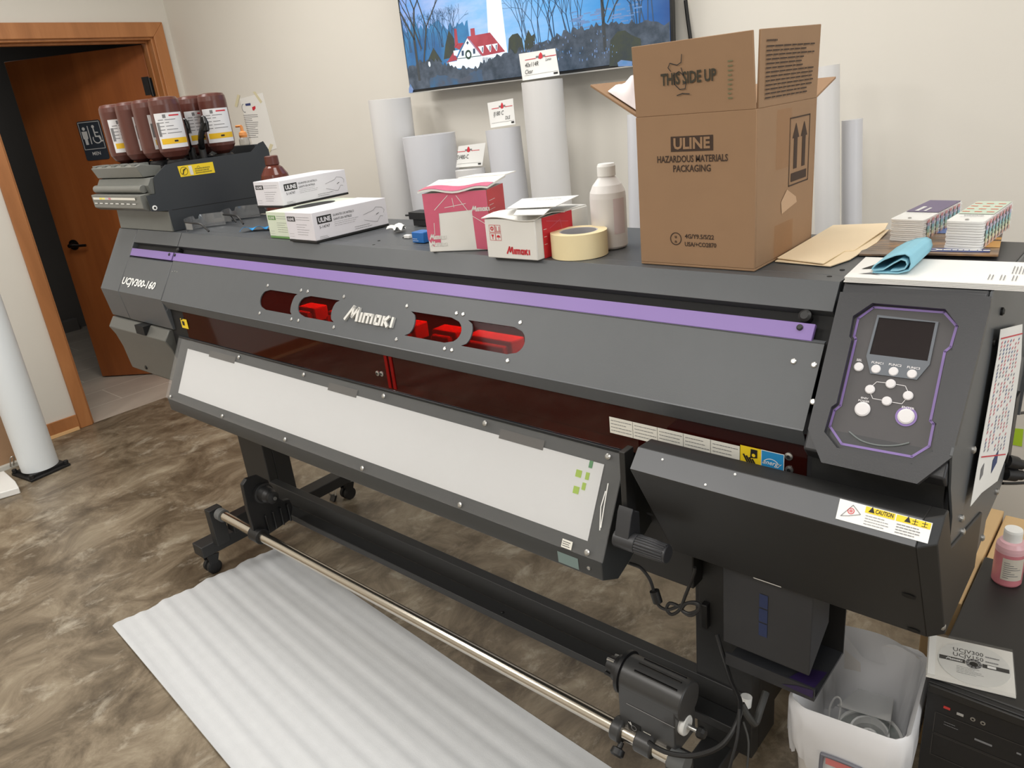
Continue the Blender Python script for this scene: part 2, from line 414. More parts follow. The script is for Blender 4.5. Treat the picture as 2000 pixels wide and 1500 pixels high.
for zz in (1.78, .95, .2):
    hp = FD.p(.004, zz, .0)
    mb = MB().tube((hx-.002, hy-.002, zz-.05), (hx-.002, hy-.002, zz+.05), .009, M_black)
    mb.box((hx-.004, hy+.001, zz-.05), (hx+.045, hy+.004, zz+.05), M_black)
    mb.fbox(FDm, *( (DL-.05, zz-.05, DL-.004, zz+.05) if sgn < 0 else (.004, zz-.05, .05, zz+.05)), -.004, .0012, M_black)
    mb.build('hinge', door)
# restroom sign on the door
mb = MB(); a0, b0 = FDm.px((176, 308)); a1, b1 = FDm.px((196, 240))
a0, b0 = FDm.px((158, 240)); a1, b1 = FDm.px((207, 308)); sa, sb = (a0+a1)/2, (b0+b1)/2
M_sign = mat('sign_blue', (44, 52, 62), .5); M_sw = mat('sign_white', (205, 206, 205), .5)
SG = FDm.move(sa, sb, .0005)
sw, sh = abs(a1-a0)*.52, abs(b0-b1)*.55
sw, sh = .076, .114
loop = []
for cx, cy, t0 in ((sw-.012, sh-.012, 0), (-sw+.012, sh-.012, PI/2), (-sw+.012, -sh+.012, PI), (sw-.012, -sh+.012, 1.5*PI)):
    loop += [(cx+.012*math.cos(t0+k*PI/8), cy+.012*math.sin(t0+k*PI/8)) for k in range(5)]
sign = thing('restroom_sign', SG.p(0, -sh), 'dark blue restroom sign reading MEN on the open wooden door', 'sign')
MB().prism([SG.p(x, y) for x, y in loop], SG.n*.004, M_sign).build('plate', sign)
mb = MB(); T = SG.move(0, 0, .004)
mb.dline(T, [(-sw+.008, -sh+.065), (sw-.008, -sh+.065), (sw-.008, sh-.008), (-sw+.008, sh-.008)], .003, M_sw, closed=True)
mb.drect(T, -.016, -.02, -.010, .085, M_sw)
mb.dellipse(T, -.042, .07, .010, .010, M_sw)
mb.dpoly(T, [(-.060, .055), (-.024, .055), (-.026, .012), (-.032, .012), (-.033, -.022), (-.051, -.022), (-.052, .012), (-.058, .012)], M_sw)
mb.dring(T, .03, .008, .022, .028, M_sw, t0=PI*.85, t1=PI*2.25); mb.dellipse(T, .022, .078, .009, .009, M_sw)
mb.dline(T, [(.022, .066), (.024, .022), (.046, .02), (.056, -.008), (.064, -.006)], .008, M_sw); mb.dline(T, [(.024, .045), (.046, .043)], .006, M_sw)
mb.text(T, 0, -.085, 'MEN', .028, M_sw, center=True, bold=.01)
mb.build('symbols', sign)
# a small white fixture low on the restroom wall
P0 = V((-6.9, 2.2, .22)); fx = thing('wall_box', (-6.94, 2.95, .26), 'small grey box fixed low on the dark restroom wall', 'wall box')
P = atx((118, 640), -7.2)
fx.location = (-7.2, P.y, P.z-.1); ORG[fx.name] = V(fx.location)
MB().box((-7.2, P.y-.11, P.z-.1), (-7.12, P.y+.13, P.z+.06), M_wall2).build('casing', fx, bevel=.008)
MB().box((-7.2, P.y-.13, P.z-.16), (-7.10, P.y+.15, P.z-.105), M_black).build('tray', fx, bevel=.005)
# ================================================================ the wide printer
XL, XS, XC, XR = -2.96, -2.472, -.374, -.18
def yl(z): return 1.028 + .6256*(z-1.018)
KB = 1.1796
LF = Fr((0, 1.028, 1.018), (1, 0, 0), (0, .6256, 1))          # the sloping front plane: a = x, b = up the slope
PR = thing('wide_format_printer', (-1.57, 1.25, 0), 'long charcoal wide format printer with purple stripe on a wheeled stand', 'printer')
def stroke(mb, fr, pts, wd, m, h0, h1):
    for i in range(len(pts)-1):
        a, b = V((*pts[i], 0)), V((*pts[i+1], 0)); d = (b-a).normalized(); q = V((-d.y, d.x, 0))*wd/2
        mb.prism([fr.p(*(x.xy), h0) for x in (a-q, b-q, b+q, a+q)], fr.n*(h1-h0), m)
def wordmark(mb, fr, a, b, h, m, h0=0.0, h1=.0008, wid=5.0):
    """the slanted maker's name: a peaked M, then small capitals"""
    k = h; f = wid/5.0
    def S(*pts, w=.19): stroke(mb, fr, [(a+(x*f+.12*y*0)*k, b+y*k) for x, y in pts], w*k, m, h0, h1)
    S((.1, 0), (.78, 1)); S((.74, 1), (.80, .22)); S((.78, .22), (1.3, .92)); S((1.27, .95), (1.36, 0), w=.22)
    S((1.72, 0), (1.72, .66)); S((2.05, 0), (2.05, .66)); S((1.97, .58), (2.86, .58)); S((2.45, 0), (2.45, .6)); S((2.83, 0), (2.83, .66))
    S((3.62, 0), (3.62, .66)); S((3.16, .58), (3.62, .58)); S((3.16, .08), (3.62, .08)); S((3.2, .04), (3.2, .62))
    S((3.95, 0), (3.95, .66)); S((4.0, .3), (4.42, .68), w=.2); S((4.1, .36), (4.46, 0), w=.2); S((4.8, 0), (4.8, .68))

# ---- covers
mb = MB()
mb.yz([(1.1515, 1.213), (1.1265, 1.173), (1.142, 1.160), (1.188, 1.160), (1.188, 1.213)], XS, XC-.004, M_body)
mb.yz([(1.191, 1.2125), (1.191, 1.160), (1.495, 1.160), (1.495, 1.2115)], XS, XC-.004, M_body)
mb.yz([(1.1515, 1.213), (1.1265, 1.173), (1.142, 1.160), (1.495, 1.160), (1.495, 1.2115)], -2.803, XS-.004, M_body)
for q in ((1645, 527), (1620, 540), (740, 470), (730, 478)):
    p = atz(q, 1.213); mb.tube((p.x, p.y, 1.2125), (p.x, p.y, 1.2135), .004, M_deep)
mb.build('top_cover', PR, bevel=.0015)
mb = MB(); mb.yz([(1.140, 1.161), (1.093, 1.09), (1.13, 1.09), (1.17, 1.161)], -2.803, XC-.004, M_deep)  # near-black colour holds the shade of the undercut
mb.build('recess', PR)
mb = MB()
b0, b1 = (1.132-1.018)*KB, (1.155-1.018)*KB
mb.fbox(LF, -2.80, b0, -2.488, b1, -.008, .0, M_purple); mb.fbox(LF, -2.478, b0, -.398, b1, -.008, .0, M_purple)
for x in (-2.51, -2.47, -.42): mb.lathe([(.005, 0), (.005, .0018), (.003, .003)], LF.p(x, b1-.008), M_black, LF.n, n=12)
named(mb.build('stripe', PR, bevel=.001), 'purple stripe')
mb = MB()
for x, r in ((-2.468, .007), (-.418, .010)): MB().lathe([(r*.7, -.02), (r, 0), (r, .004), (r*.6, .007)], LF.p(x, b1+.012, -.006), M_black, LF.n, n=16).build('bumper', PR)

# the lid with its four windows
def conv(top, mid, bot, n=9):
    o = []
    for i in range(n+1):
        s = 1-2*i/n; base = (top+bot)/2+(top-bot)/2*s; o.append((base+(mid-(top+bot)/2)*math.sqrt(max(0, 1-s*s)), .059+.0283*s))
    return o
W = [((-1.869, -1.905, -1.865), (-1.738, -1.752, -1.738)), ((-1.678, -1.72, -1.678), (-1.553, -1.574, -1.553)),
     ((-1.288, -1.266, -1.288), (-1.158, -1.118, -1.158)), ((-1.108, -1.087, -1.108), (-.978, -.942, -.978))]
holes = [conv(*l)[::-1] + conv(*r) for l, r in W]
LB = (1.130-1.018)*KB
outer = [(XS+.002, 0), (XC-.004, 0), (XC-.004, LB), (XS+.002, LB)]
mb = MB().fill(LF, [outer]+holes, M_body, 0, .003)
mb.shell([(1.028, 1.018), (1.043, .987)], -.003, XS+.002, XC-.004, M_body)
mb.shell([(yl(1.130), 1.130), (yl(1.130)+.008, 1.1315)], .0015, XS+.002, XC-.004, M_body)
for l, r in W:
    for q in ((l[0]-.018, .098), (r[0]+.012, .098), (l[2]-.022, .018), (r[2]+.006, .018)):
        if not (-1.30 < q[0] < -1.29 and 0): mb.lathe([(.0045, 0), (.0045, .0012), (.003, .0022)], LF.p(*q), M_screw, LF.n, n=12)
for q in ((1550, 706), (1590, 713), (1588, 785)): mb.lathe([(.0045, 0), (.0045, .0012), (.003, .0022)], LF.p(*LF.px(q)), M_screw, LF.n, n=12)
for q in ((337, 530.5), (342, 530), (346, 531)): mb.lathe([(.002, 0), (.002, .001), (.0015, .0016)], LF.p(*LF.px(q)), M_screw, LF.n, n=8)
lid = mb.build('lid', PR)
mb = MB(); wordmark(mb, LF, -1.513, .0415, .037, mat('logo_silver', (214, 213, 208), .35, .3), 0, .006, wid=5.0)
mb.build('nameplate', lid)
M_acry = clear_mat('red_acrylic', (190, 50, 40), .008, .06, .22, (92, 30, 24))
for h in holes:
    xs = [p[0] for p in h]
    MB().fbox(LF, min(xs)-.012, .022, max(xs)+.012, .097, -.0065, -.0035, M_acry).build('window_pane', lid)
# red screen below the lid
M_acry2 = clear_mat('dark_red_acrylic', (140, 36, 28), .07, .04, .3, (74, 28, 22))  # red-brown film colour stands in for the reflected floor
mb = MB(); mb.box((-2.385, 1.047, .895), (-1.365, 1.050, 1.0), M_acry2); mb.box((-1.362, 1.047, .895), (XC-.004, 1.050, 1.0), M_acry2)
shield = mb.build('lower_window', PR)
WF = Fr((0, 1.047, 0), (1, 0, 0), (0, 0, 1))
mb = MB()
M_lab = mat('label_white', (226, 224, 214), .55)
def pxrect(fr, q): return [fr.px(p) for p in q]
P = pxrect(WF, [(1192, 858-18), (1445, 906), (1445, 871), (1192, 822)])
za, zb = P[0][1], P[2][1]; za, zb = min(P[0][1], P[1][1]), max(P[2][1], P[3][1])
xa, xb = P[0][0], P[1][0]
mb.drect(WF, xa, za, xb, zb, M_lab, .001)
for i in range(5):
    a0 = xa+(xb-xa)*(i+.06)/5; a1 = xa+(xb-xa)*(i+.94)/5
    mb.scribble(WF, a0, za+.003, a1, zb-.003, 4, M_inkg, .0012, .95, .0015)
    if i: mb.drect(WF, a0-.004, za, a0-.0035, zb, M_ink, .0015)
x1 = WF.px((1487, 890))[0]; x2 = WF.px((1532, 905))[0]
mb.drect(WF, xb+.001, za-.004, x1, zb+.003, M_yellow, .0012)
sx = (xb+x1)/2; zc = (za+zb)/2
mb.dpoly(WF, [(sx, zc), (sx+.012, zc+.002), (sx+.012, zb), (sx+.001, zb)], M_ink, .0018); mb.dellipse(WF, sx+.006, zc+.006, .003, .003, M_yellow, .0022)
for k in range(4): mb.dline(WF, [(sx-.011+.005*k, zc+.004-.002*k), (sx-.004+.004*k, zc-.009)], .003, M_ink, .0018)
M_cyan = mat('label_blue', (42, 140, 198), .5)
mb.drect(WF, x1, za-.004, x2, zb+.003, M_white, .0011); mb.drect(WF, x1+.001, za-.003, x2-.001, zb+.002, M_cyan, .0014)
mb.dring(WF, (x1+x2)/2-.002, za+.008, .014, .0152, M_white, .0018, t0=PI*.12, t1=PI*.9)
mb.text(WF, (x1+x2)/2, zc-.004, 'energy', .011, M_white, .0018, center=True, shear=.35, bold=.01); mb.drect(WF, x1+.003, za-.001, x2-.003, za, M_white, .0018)
mb.build('instruction_label', shield)
mb = MB()
for q in ((1541, 891), (1542, 917), (738, 729), (746, 730)):
    mb.cut(); a, b = WF.px(q); mb.lathe([(.0065, 0), (.0065, .002), (.003, .003)], WF.p(a, b), M_screw, WF.n, n=14)
    mb.lathe([(.003, .003), (.003, .004)], WF.p(a, b), M_black, WF.n, n=10)
mb.cut(); mb.fbox(WF, -1.378, .90, -1.368, .99, 0, .002, clear_mat('red_clip', (200, 30, 25), .05, .1, .35, (190, 25, 22)))
mb.cut(); mb.fbox(WF, -1.36, .90, -1.35, .99, 0, .002, MATS['red_clip'])
mb.build('window_fixing', shield)
# inside: back, rail, pinch roller blocks, added fill light
mb = MB()
mb.box((-2.8, 1.44, .70), (-.22, 1.493, 1.16), M_deep); mb.box((-2.8, 1.08, .88), (-.22, 1.44, .90), M_deep)
mb.box((-2.8, 1.28, 1.03), (-.3, 1.33, 1.10), M_blk2)
mb.build('inner_frame', PR)
M_inner = mat('inner_white', (232, 228, 224), .6)
mb = MB()
for x0, x1 in ((-1.815, -1.74), (-1.68, -1.652), (-1.375, -1.335), (-1.275, -1.195), (-1.165, -1.03)):
    mb.cut(); mb.box((x0, 1.115, 1.0), (x1, 1.16, 1.040), M_inner)
    mb.tube((x0+.01, 1.11, 1.02), (x1-.01, 1.11, 1.02), .012, M_inner, n=12)
mb.build('pinch_roller_block', PR, bevel=.004)
lamp = area('printer_fill_light', (-1.4, 1.22, 1.158), 1.5, .03, 9.0, (1, .95, .92));  # added to brighten the blocks behind the red panes, no known lamp

# left cover with the model name
mb = MB()
prof_l = [(1.1515, 1.213), (yl(1.018), 1.018), (1.042, .912), (1.10, .90), (1.47, .90), (1.495, 1.211)]
mb.yz(prof_l, XL, -2.806, M_body)
mb.build('end_cap', PR, bevel=.003)
mb = MB()
mb.yz([(yl(1.126), 1.126), (1.028, 1.018), (1.042, .912), (1.10, .90), (1.44, .90), (1.44, 1.09), (1.13, 1.126)], -2.8035, XS-.003, M_body)
lc = mb.build('left_cover', PR, bevel=.002)
mb = MB(); a0, b0 = LF.px((237.5, 556)); a1, b1 = LF.px((302.5, 563.5)); bt = LF.px((243, 541))[1]
mb.text(LF, a0, (b0+b1)/2, 'UCJV300-160', (bt-b0)*1.22, M_white, .0015, bold=.03, shear=.22, width=a1-a0)
mb.build('model_name', lc)
mb = MB().fill(LF, [[(XS-.05, .1), (XS-.03, .1), (XS-.03, .104), (XS-.05, .104)]], M_screw, .001)
# waste box below the left cover
fr = [atx(q, XL) for q in ((220, 617), (212.5, 637), (226, 652), (240, 675), (250, 698), (258, 716))]
prof = [(p.y, p.z) for p in fr]; zb = aty((329, 742), prof[-1][0]+.004).z
M_bin = mat('waste_box_grey', (92, 92, 88), .4, grain=.05)
mb = MB(); prof2 = prof + [(prof[-1][0]+.012, zb-.004), (1.38, zb-.004), (1.38, prof[0][1])]
mb.yz(prof2, XL, -2.505, M_bin)
wb = mb.build('waste_ink_box', PR, bevel=.003)
WB = Fr((0, prof[0][0]-.001, 0), (1, 0, 0), (0, 0, 1))
a0, b0 = WB.px((276, 630)); a1, b1 = WB.px((297, 649))
mb = MB(); f2 = Fr((0, prof[1][0], prof[1][1]), (1, 0, 0), (0, prof[0][0]-prof[1][0], prof[0][1]-prof[1][1]))
mb.box((a0, prof[1][0]-.003, prof[1][1]+.004), (a1, prof[0][0]+.02, prof[0][1]+.002), M_deep); mb.box((-2.92, prof[0][0]+.03, prof[0][1]), (-2.51, 1.3, .915), M_deep)
p = atx((262, 714), XL+.05); mb.lathe([(.008, 0), (.008, .004), (.004, .006)], (-2.82, prof[-1][0]-.001, prof[-1][1]+.02), M_black, (0, -1, 0), n=12)
mb.build('grip', wb)
mb = MB(); mb.box((-2.50, 1.05, .80), (-2.392, 1.07, .99), M_deep)
p0 = aty((354, 621), 1.049); p1 = aty((371, 642), 1.049)
F = Fr((p0.x, 1.0455, 0), (1, 0, 0), (0, 0, 1)); mb.fbox(F, 0, p1.z, p1.x-p0.x, p0.z, 0, .001, M_yellow)
mb.drect(F, .010, p1.z+.010, .024, p1.z+.024, M_ink, .002); mb.dline(F, [(.006, p1.z+.028), (.02, p1.z+.034)], .004, M_ink, .002)
mb.build('end_plate', PR)

# right housing, side plate, control panel
mb = MB()
mb.yz([(1.1515, 1.213), (1.012, .995), (1.03, .975), (1.062, .960), (1.075, .80), (1.49, .80), (1.495, 1.2115)], XC+.002, XR-.004, M_body2)
hs = mb.build('right_housing', PR, bevel=.003)
sp = [(1.158, 1.213), (1.019, 1.028), (1.036, .971), (1.071, .909), (1.085, .76), (1.112, .70), (1.13, .689), (1.302, .696), (1.377, .711), (1.381, .74), (1.481, .747), (1.522, .756), (1.50, .872), (1.557, .876), (1.573, .962), (1.575, 1.19), (1.56, 1.213)]
mb = MB().yz(sp, XR-.003, XR, M_body)
mb.yz([(1.573, .962), (1.557, .876), (1.565, .876), (1.581, .962), (1.583, 1.19), (1.575, 1.19)], XR-.03, XR+.006, M_body)
SF = Fr((XR, 0, 0), (0, 1, 0), (0, 0, 1))
for q in ((1955, 608), (1940, 668), (1899, 878), (1876, 1012), (1878, 1038), (1917, 1050), (1945, 960), (1840, 1223)):
    a, b = SF.px(q); mb.lathe([(.006, 0), (.006, .003), (.003, .005)], SF.p(a, b), M_black if q[1] < 700 else M_screw, SF.n, n=12)
side = mb.build('side_panel', PR)
CPH = .012
CP = LF.move(0, 0, CPH); CQ = LF.move(0, 0, CPH-.011)
def zq(pts, s=3.409, ox=1550, oy=560): return [(ox+a/s, oy+b/s) for a, b in pts]
oct_out = [(1641, 570), (1936, 579), (1934, 600), (1859, 893), (1791, 945), (1604, 903), (1578, 838)]
hole_px = [(525, 108), (1010, 148), (1098, 262), (1055, 420), (1020, 440), (925, 890), (950, 912), (925, 1098), (785, 1180), (288, 1072), (203, 965), (250, 800), (285, 775), (385, 350), (370, 330), (395, 195)]
oct_l = [CP.px(q) for q in oct_out]; hole_l = [CP.px(q) for q in zq(hole_px)]
mb = MB().fill(CP, [oct_l, hole_l], M_body2, 0, .012)
bz = mb.build('panel_bezel', hs, bevel=.0015)
M_cp = mat('panel_grey', (74, 72, 74), .5, grain=.04)
pur_px = [(535, 138), (1003, 172), (1086, 264), (1046, 402), (1008, 432), (912, 893), (932, 915), (903, 1062), (788, 1132), (322, 1047), (243, 930), (273, 825), (313, 792), (416, 350), (404, 330), (432, 212)]
purl = [CQ.px(q) for q in zq(pur_px)]
big = [(a*1.0, b) for a, b in [CQ.px(q) for q in oct_out]]
cx = sum(a for a, b in big)/len(big); cy = sum(b for a, b in big)/len(big)
big = [(cx+(a-cx)*.985, cy+(b-cy)*.985) for a, b in big]
mb = MB().fill(CQ, [big], M_cp, 0, .003)
cpn = mb.build('control_panel', PR)
mb = MB(); mb.dline(CQ, purl, .0034, M_purple, .001, closed=True); named(mb.build('outline', cpn), 'purple outline')
mb = MB()
scr_o = [CQ.px(q) for q in zq([(560, 190), (968, 237), (908, 520), (822, 622), (513, 580), (486, 465)])]
scr = [CQ.px(q) for q in zq([(570, 207), (946, 242), (893, 497), (507, 450)])]
mb.fill(CQ, [scr_o, scr], mat('screen_bezel', (98, 104, 112), .45), .0022, .0022)
mb.dpoly(CQ, scr, mat('screen_off', (34, 28, 30), .15), .0006); mb.build('screen', cpn)
mb = MB(); M_btn = mat('button_white', (222, 220, 222), .4)
def btn(q, r, ring=None):
    a, b = CQ.px(zq([q])[0]); m = MB()
    m.lathe([(r, 0), (r, .002), (r*.8, .0032), (0, .0034)], CQ.p(a, b), M_btn, CQ.n, n=24)
    if ring: m.dring(CQ, a, b, r, r*1.28, M_purple, .0012)
    m.build('button', cpn)
for q in ((435, 535), (648, 648), (510, 685), (764, 727), (622, 763), (550, 550), (667, 566), (790, 583)): btn(q, .0066)
btn((460, 816), .0105); btn((750, 865), .0108, True)
for q, t, s in (((440, 496), 'SEL', .0062), ((560, 515), 'FUNC1', .0062), ((678, 529), 'FUNC2', .0062), ((800, 548), 'FUNC3', .0062), ((475, 748), 'END/', .005), ((470, 767), 'POWER', .005), ((764, 815), 'ENTER', .0062)):
    a, b = CQ.px(zq([q])[0]); mb.text(CQ, a, b-.0004, t, s*.72, M_btn, .0026, center=True, bold=.02, sx=1.2)
def ql(pts): return [CQ.px(p) for p in zq(pts)]
for L in ([(512, 672), (555, 634), (630, 642)], [(672, 648), (745, 662), (765, 705)], [(512, 708), (528, 745), (600, 758)], [(645, 768), (722, 780), (752, 745)]):
    mb.dline(CQ, ql(L), .0008, M_btn, .001)
mb.build('print', cpn)
mb = MB(); mb.path([CQ.p(*p, .0008) for p in ql([(370, 965), (450, 1025), (560, 1056), (680, 1058), (772, 1040)])], .0014, mat('smile_grey', (110, 116, 116), .4), n=6)
mb.build('trim_arc', cpn)
for q in ((375, 367, 40, 26), (1040, 452, 34, 18)):
    pass
# block between the control panel and the lower cover
mb = MB().yz([(1.052, .975), (1.050, .90), (1.2, .90), (1.2, .975)], XC+.002, XR-.01, M_blk2); mb.build('front_block', PR)

# lower right cover
LP = [(.979, .949), (.950, .919), (1.084, .682), (1.30, .690), (1.30, .80), (1.07, .86), (1.02, .947)]
mb = MB().yz(LP, -.637, -.196, M_blk2)
A = [V((-.196, y, z)) for y, z in LP]; B = [V((-.176, y+.022 if i < 3 else y, z)) for i, (y, z) in enumerate(LP)]
n = len(A); mb.add(A+B, [tuple(range(n, 2*n))]+[(i, (i+1) % n, n+(i+1) % n, n+i) for i in range(n)], M_blk2)
lcv = mb.build('lower_cover', PR, bevel=.002)
UF = Fr((0, .950, .919), (1, 0, 0), (0, .029, .030))
mb = MB(); mb.fbox(UF, -.636, .001, -.198, .0405, .0, .0012, mat('strip_lit_grey', (92, 94, 97), .38, .0, grain=.1, gscale=9))  # paler than the cover: light on the upward slope put into the colour
for a, b in ((-.585, .03), (-.46, .036), (-.50, .008)): mb.lathe([(.002, .001), (.002, .0024), (.001, .003)], UF.p(a, b), M_white, UF.n, n=8)
mb.build('cover_lip', lcv)
GF = UF.move(0, 0, .0013)
x0 = GF.px((1630, 1000))[0]; x1 = GF.px((1812, 1040))[0]; h = .039
mb = MB(); b0 = .0015; b1 = .039
L4 = [GF.px(q) for q in ((1632, 1013), (1812, 1062), (1822, 1022), (1641, 974))]
mb.dpoly(GF, L4, M_white, .0005)
def lerp4(u, v):
    p = [V(q) for q in L4]; a = p[0].lerp(p[1], u); b = p[3].lerp(p[2], u); c = a.lerp(b, v); return (c.x, c.y)
mb.dpoly(GF, [lerp4(.30, .66), lerp4(.62, .66), lerp4(.62, .97), lerp4(.30, .97)], M_yellow, .0009)
mb.dpoly(GF, [lerp4(.635, .66), lerp4(.99, .66), lerp4(.99, .97), lerp4(.635, .97)], M_yellow, .0009)
c0 = lerp4(.41, .73); mb.text(GF, *c0, 'CAUTION', .0085, M_ink, .0012, bold=.02, width=lerp4(.6, .5)[0]-c0[0])
for u in (.335, .72):
    t = lerp4(u, .72); mb.dpoly(GF, [(t[0], t[1]), (t[0]+.008, t[1]), (t[0]+.004, t[1]+.0085)], M_ink, .0012)
for u in (.80, .90):
    t = lerp4(u, .70); mb.drect(GF, t[0], t[1], t[0]+.007, t[1]+.0008, M_ink, .0012); mb.drect(GF, t[0], t[1]+.004, t[0]+.007, t[1]+.0048, M_ink, .0012); mb.drect(GF, t[0]+.003, t[1], t[0]+.0038, t[1]+.008, M_ink, .0012)
s0, s1 = lerp4(.31, .06), lerp4(.60, .6); mb.scribble(GF, s0[0], s0[1], s1[0], s1[1], 4, M_inkg, .0008, .9, .0012)
s0, s1 = lerp4(.65, .06), lerp4(.96, .6); mb.scribble(GF, s0[0], s0[1], s1[0], s1[1], 4, M_inkg, .0011, .9, .0012)
t = [lerp4(*p) for p in ((.05, .2), (.16, .85), (.26, .5), (.14, .3))]; mb.dline(GF, t, .0008, M_inkg, .0012, closed=True)
t = lerp4(.15, .55); mb.dring(GF, *t, .0035, .0045, M_red, .0012); mb.dring(GF, *t, .001, .002, M_red, .0012)
named(mb.build('caution_label', lcv), 'white and yellow CAUTION label')
DF = Fr((0, 1.084, .682), (1, 0, 0), (0, .95-1.084, .919-.682))
mb = MB()
for q, r in (((1797, 1170), .008), ((1790, 1232), .008), ((1270, 1003), .006)):
    a, b = DF.px(q); mb.dellipse(DF, min(a, -.214), b, r*1.2, r*.8, M_deep, .0016); mb.cut()
a0, b0 = DF.px((1470, 1123)); a1, b1 = DF.px((1525, 1143))
mb.dpoly(DF, [(a0, .002), (a1, .002), (a1, .006), (a0, .006)], M_white, .001)
mb.build('hole', lcv)

# paper list taped to the side
M_tape = clear_mat('clear_tape', (245, 245, 240), .08, .08, .15)
Q = [(1941, 642), (1985, 632), (1983, 700), (1958, 880), (1937, 937), (1905, 960), (1883, 986), (1897, 905), (1935, 690)]
pl = [SF.px(q) for q in Q]
mb = MB(); off = .008
mb.prism([SF.p(a, b, off) for a, b in pl], SF.n*.0006, M_paper)
T = SF.move(0, 0, off+.0006)
lt, rt, lb, rb = V(SF.px((1941, 660))), V(SF.px((1984, 650))), V(SF.px((1903, 890))), V(SF.px((1952, 885)))
mb.dline(T, [tuple(lt), tuple(rt)], .002, M_red); mb.dline(T, [tuple(lb), tuple(rb)], .002, M_red)
rn = random.Random(3); M_pb = mat('print_blue', (60, 70, 120), .7)
for i in range(30):
    for j in range(7):
        if rn.random() < .2: continue
        a = lt.lerp(lb, (i+1.2)/32); b = rt.lerp(rb, (i+1.2)/32); c = a.lerp(b, (j+.6)/7.6)
        mb.drect(T, c.x-.005, c.y-.0016, c.x+.005, c.y+.0016, rn.choice((mat('list_rose', (222, 132, 142), .7), mat('list_rose', (222, 132, 142), .7), mat('list_grey', (150, 150, 160), .7), mat('list_blue', (120, 128, 165), .7))))
c = V(SF.px((1930, 900))); mb.drect(T, c.x-.02, c.y-.012, c.x+.025, c.y+.012, mat('print_navy', (36, 60, 110), .6))
c = V(SF.px((1905, 918))); mb.drect(T, c.x-.012, c.y-.01, c.x+.01, c.y+.01, M_inkg)
ob = mb.build('price_list'); tag(ob, 'white printed list with red and blue rows taped to the printer side', 'paper')

# ---- heater panel
HT, HB = (1.05, .886), (.953, .700)
HX0, HX1 = -2.45, -.712
HF = Fr((0, HB[0], HB[1]), (1, 0, 0), (0, HT[0]-HB[0], HT[1]-HB[1])); HL = math.hypot(HT[0]-HB[0], HT[1]-HB[1])
e1 = atx((1178, 1135), HX1); e2 = atx((1208, 1131), HX1); e3 = atx((1225, 1104), HX1)
prof = [(HT[0]+.003, HT[1]), HB, (e1.y, e1.z), (e2.y, e2.z), (e3.y, e3.z), (1.14, .70), (1.14, .886)]
M_heat = mat('heater_shell', (58, 60, 61), .38, grain=.05)
heat = MB().yz(prof, HX0, HX1, M_heat).build('heater', PR, bevel=.002)
P3 = aty((1237, 872), 1.09)
mb = MB().yz([(HT[0]-.006, HT[1]+.001), (1.135, .897), (1.135, .904), (HT[0]-.006, HT[1]+.007)], HX0-.004, HX1+.012, mat('platen_black', (36, 40, 44), .3))
mb.build('platen', heat, bevel=.001)
# the pale heater sheet under the clear cover
l0, b0 = HF.px((362, 676)); l1, b1 = HF.px((330, 760))
s_tl, s_tr, s_br, s_bl = HF.px((367, 675)), HF.px((1182, 890)), HF.px((1148, 1068)), HF.px((350, 768))
mb = MB(); M_sheet = mat('heater_white', (240, 241, 242), .5, grain=.03, gscale=4)
xa, xb = (s_tl[0]+s_bl[0])/2, (s_tr[0]+s_br[0])/2; ba, bb = .032, HL-.030
mb.fbox(HF, xa, ba, xb, bb, 0, .001, M_sheet)
mb.build('heat_sheet', heat)
mb = MB(); M_gst = mat('grey_strip', (86, 82, 78), .4)
for q0, q1 in (((645, 742), (700, 760)), ((980, 832), (1065, 860)), ((410, 690), (460, 702))):
    a = HF.px(q0)[0]; b = HF.px(q1)[0]; mb.cut(); mb.fbox(HF, a, bb-.006, b, bb+.014, .001, .0018, M_gst)
for q, m in (((1131, 925), M_lime), ((1126, 957), M_lime), ((1148, 930), M_lime), ((1155, 907), mat('green_tape', (70, 150, 84), .6)), ((1141, 950), M_lime)):
    mb.cut(); a, b = HF.px(q); w = .0065 if q[0] < 1140 else .004; mb.fbox(HF, a-w, b-.007, a+w, b+.007, .001, .002, m)
mb.build('tape_flag', heat)
M_clear = clear_mat('clear_cover', (248, 248, 248), .03, .16, .05, (236, 238, 240))
mb = MB(); mb.fbox(HF, HX0-.002, .004, HX1+.006, HL-.002, .005, .0075, M_clear)
cov = mb.build('clear_cover', heat)
mb = MB()
for k in range(6):
    a = HX0+.03+(HX1-HX0-.06)*k/5
    for b in (.013, HL-.013):
        if k == 0 and b > .1: continue
        mb.cut(); mb.lathe([(.006, .0075), (.006, .0095), (.003, .011)], HF.p(a+(.0 if b < .1 else .02 if k < 5 else 0), b, 0), M_screw, HF.n, n=14)
mb.build('screw', cov)
mb = MB()
for L in ([(1187, 960), (1178, 990), (1176, 1035)], [(1192, 945), (1185, 985), (1178, 1030)]):
    mb.cut(); mb.dline(HF, [HF.px(q) for q in L], .0022, M_white, .0082)
mb.build('scratch', cov)
BF = Fr((0, HB[0], HB[1]), (1, 0, 0), (0, HB[0]-e1.y, HB[1]-e1.z))
mb = MB(); a0 = BF.px((1090, 1085))[0]; a1 = BF.px((1130, 1100))[0]
mb.drect(BF, a0, -.034, a1, -.008, mat('slot_grey', (120, 140, 138), .3), .0008)
mb.cut(); a, b = HF.px((1112, 1062)); mb.fbox(HF, a-.012, .006, a+.012, .022, .0076, .0084, M_lab); mb.scribble(HF.move(0, 0, .0084), a-.01, .008, a+.01, .02, 3, M_ink, .0012, .9)
mb.cut(); mb.lathe([(.004, 0), (.004, .002), (.002, .003)], BF.p(HX1-.03, -.02), M_screw, BF.n, n=12)
mb.build('heater_mark', heat)
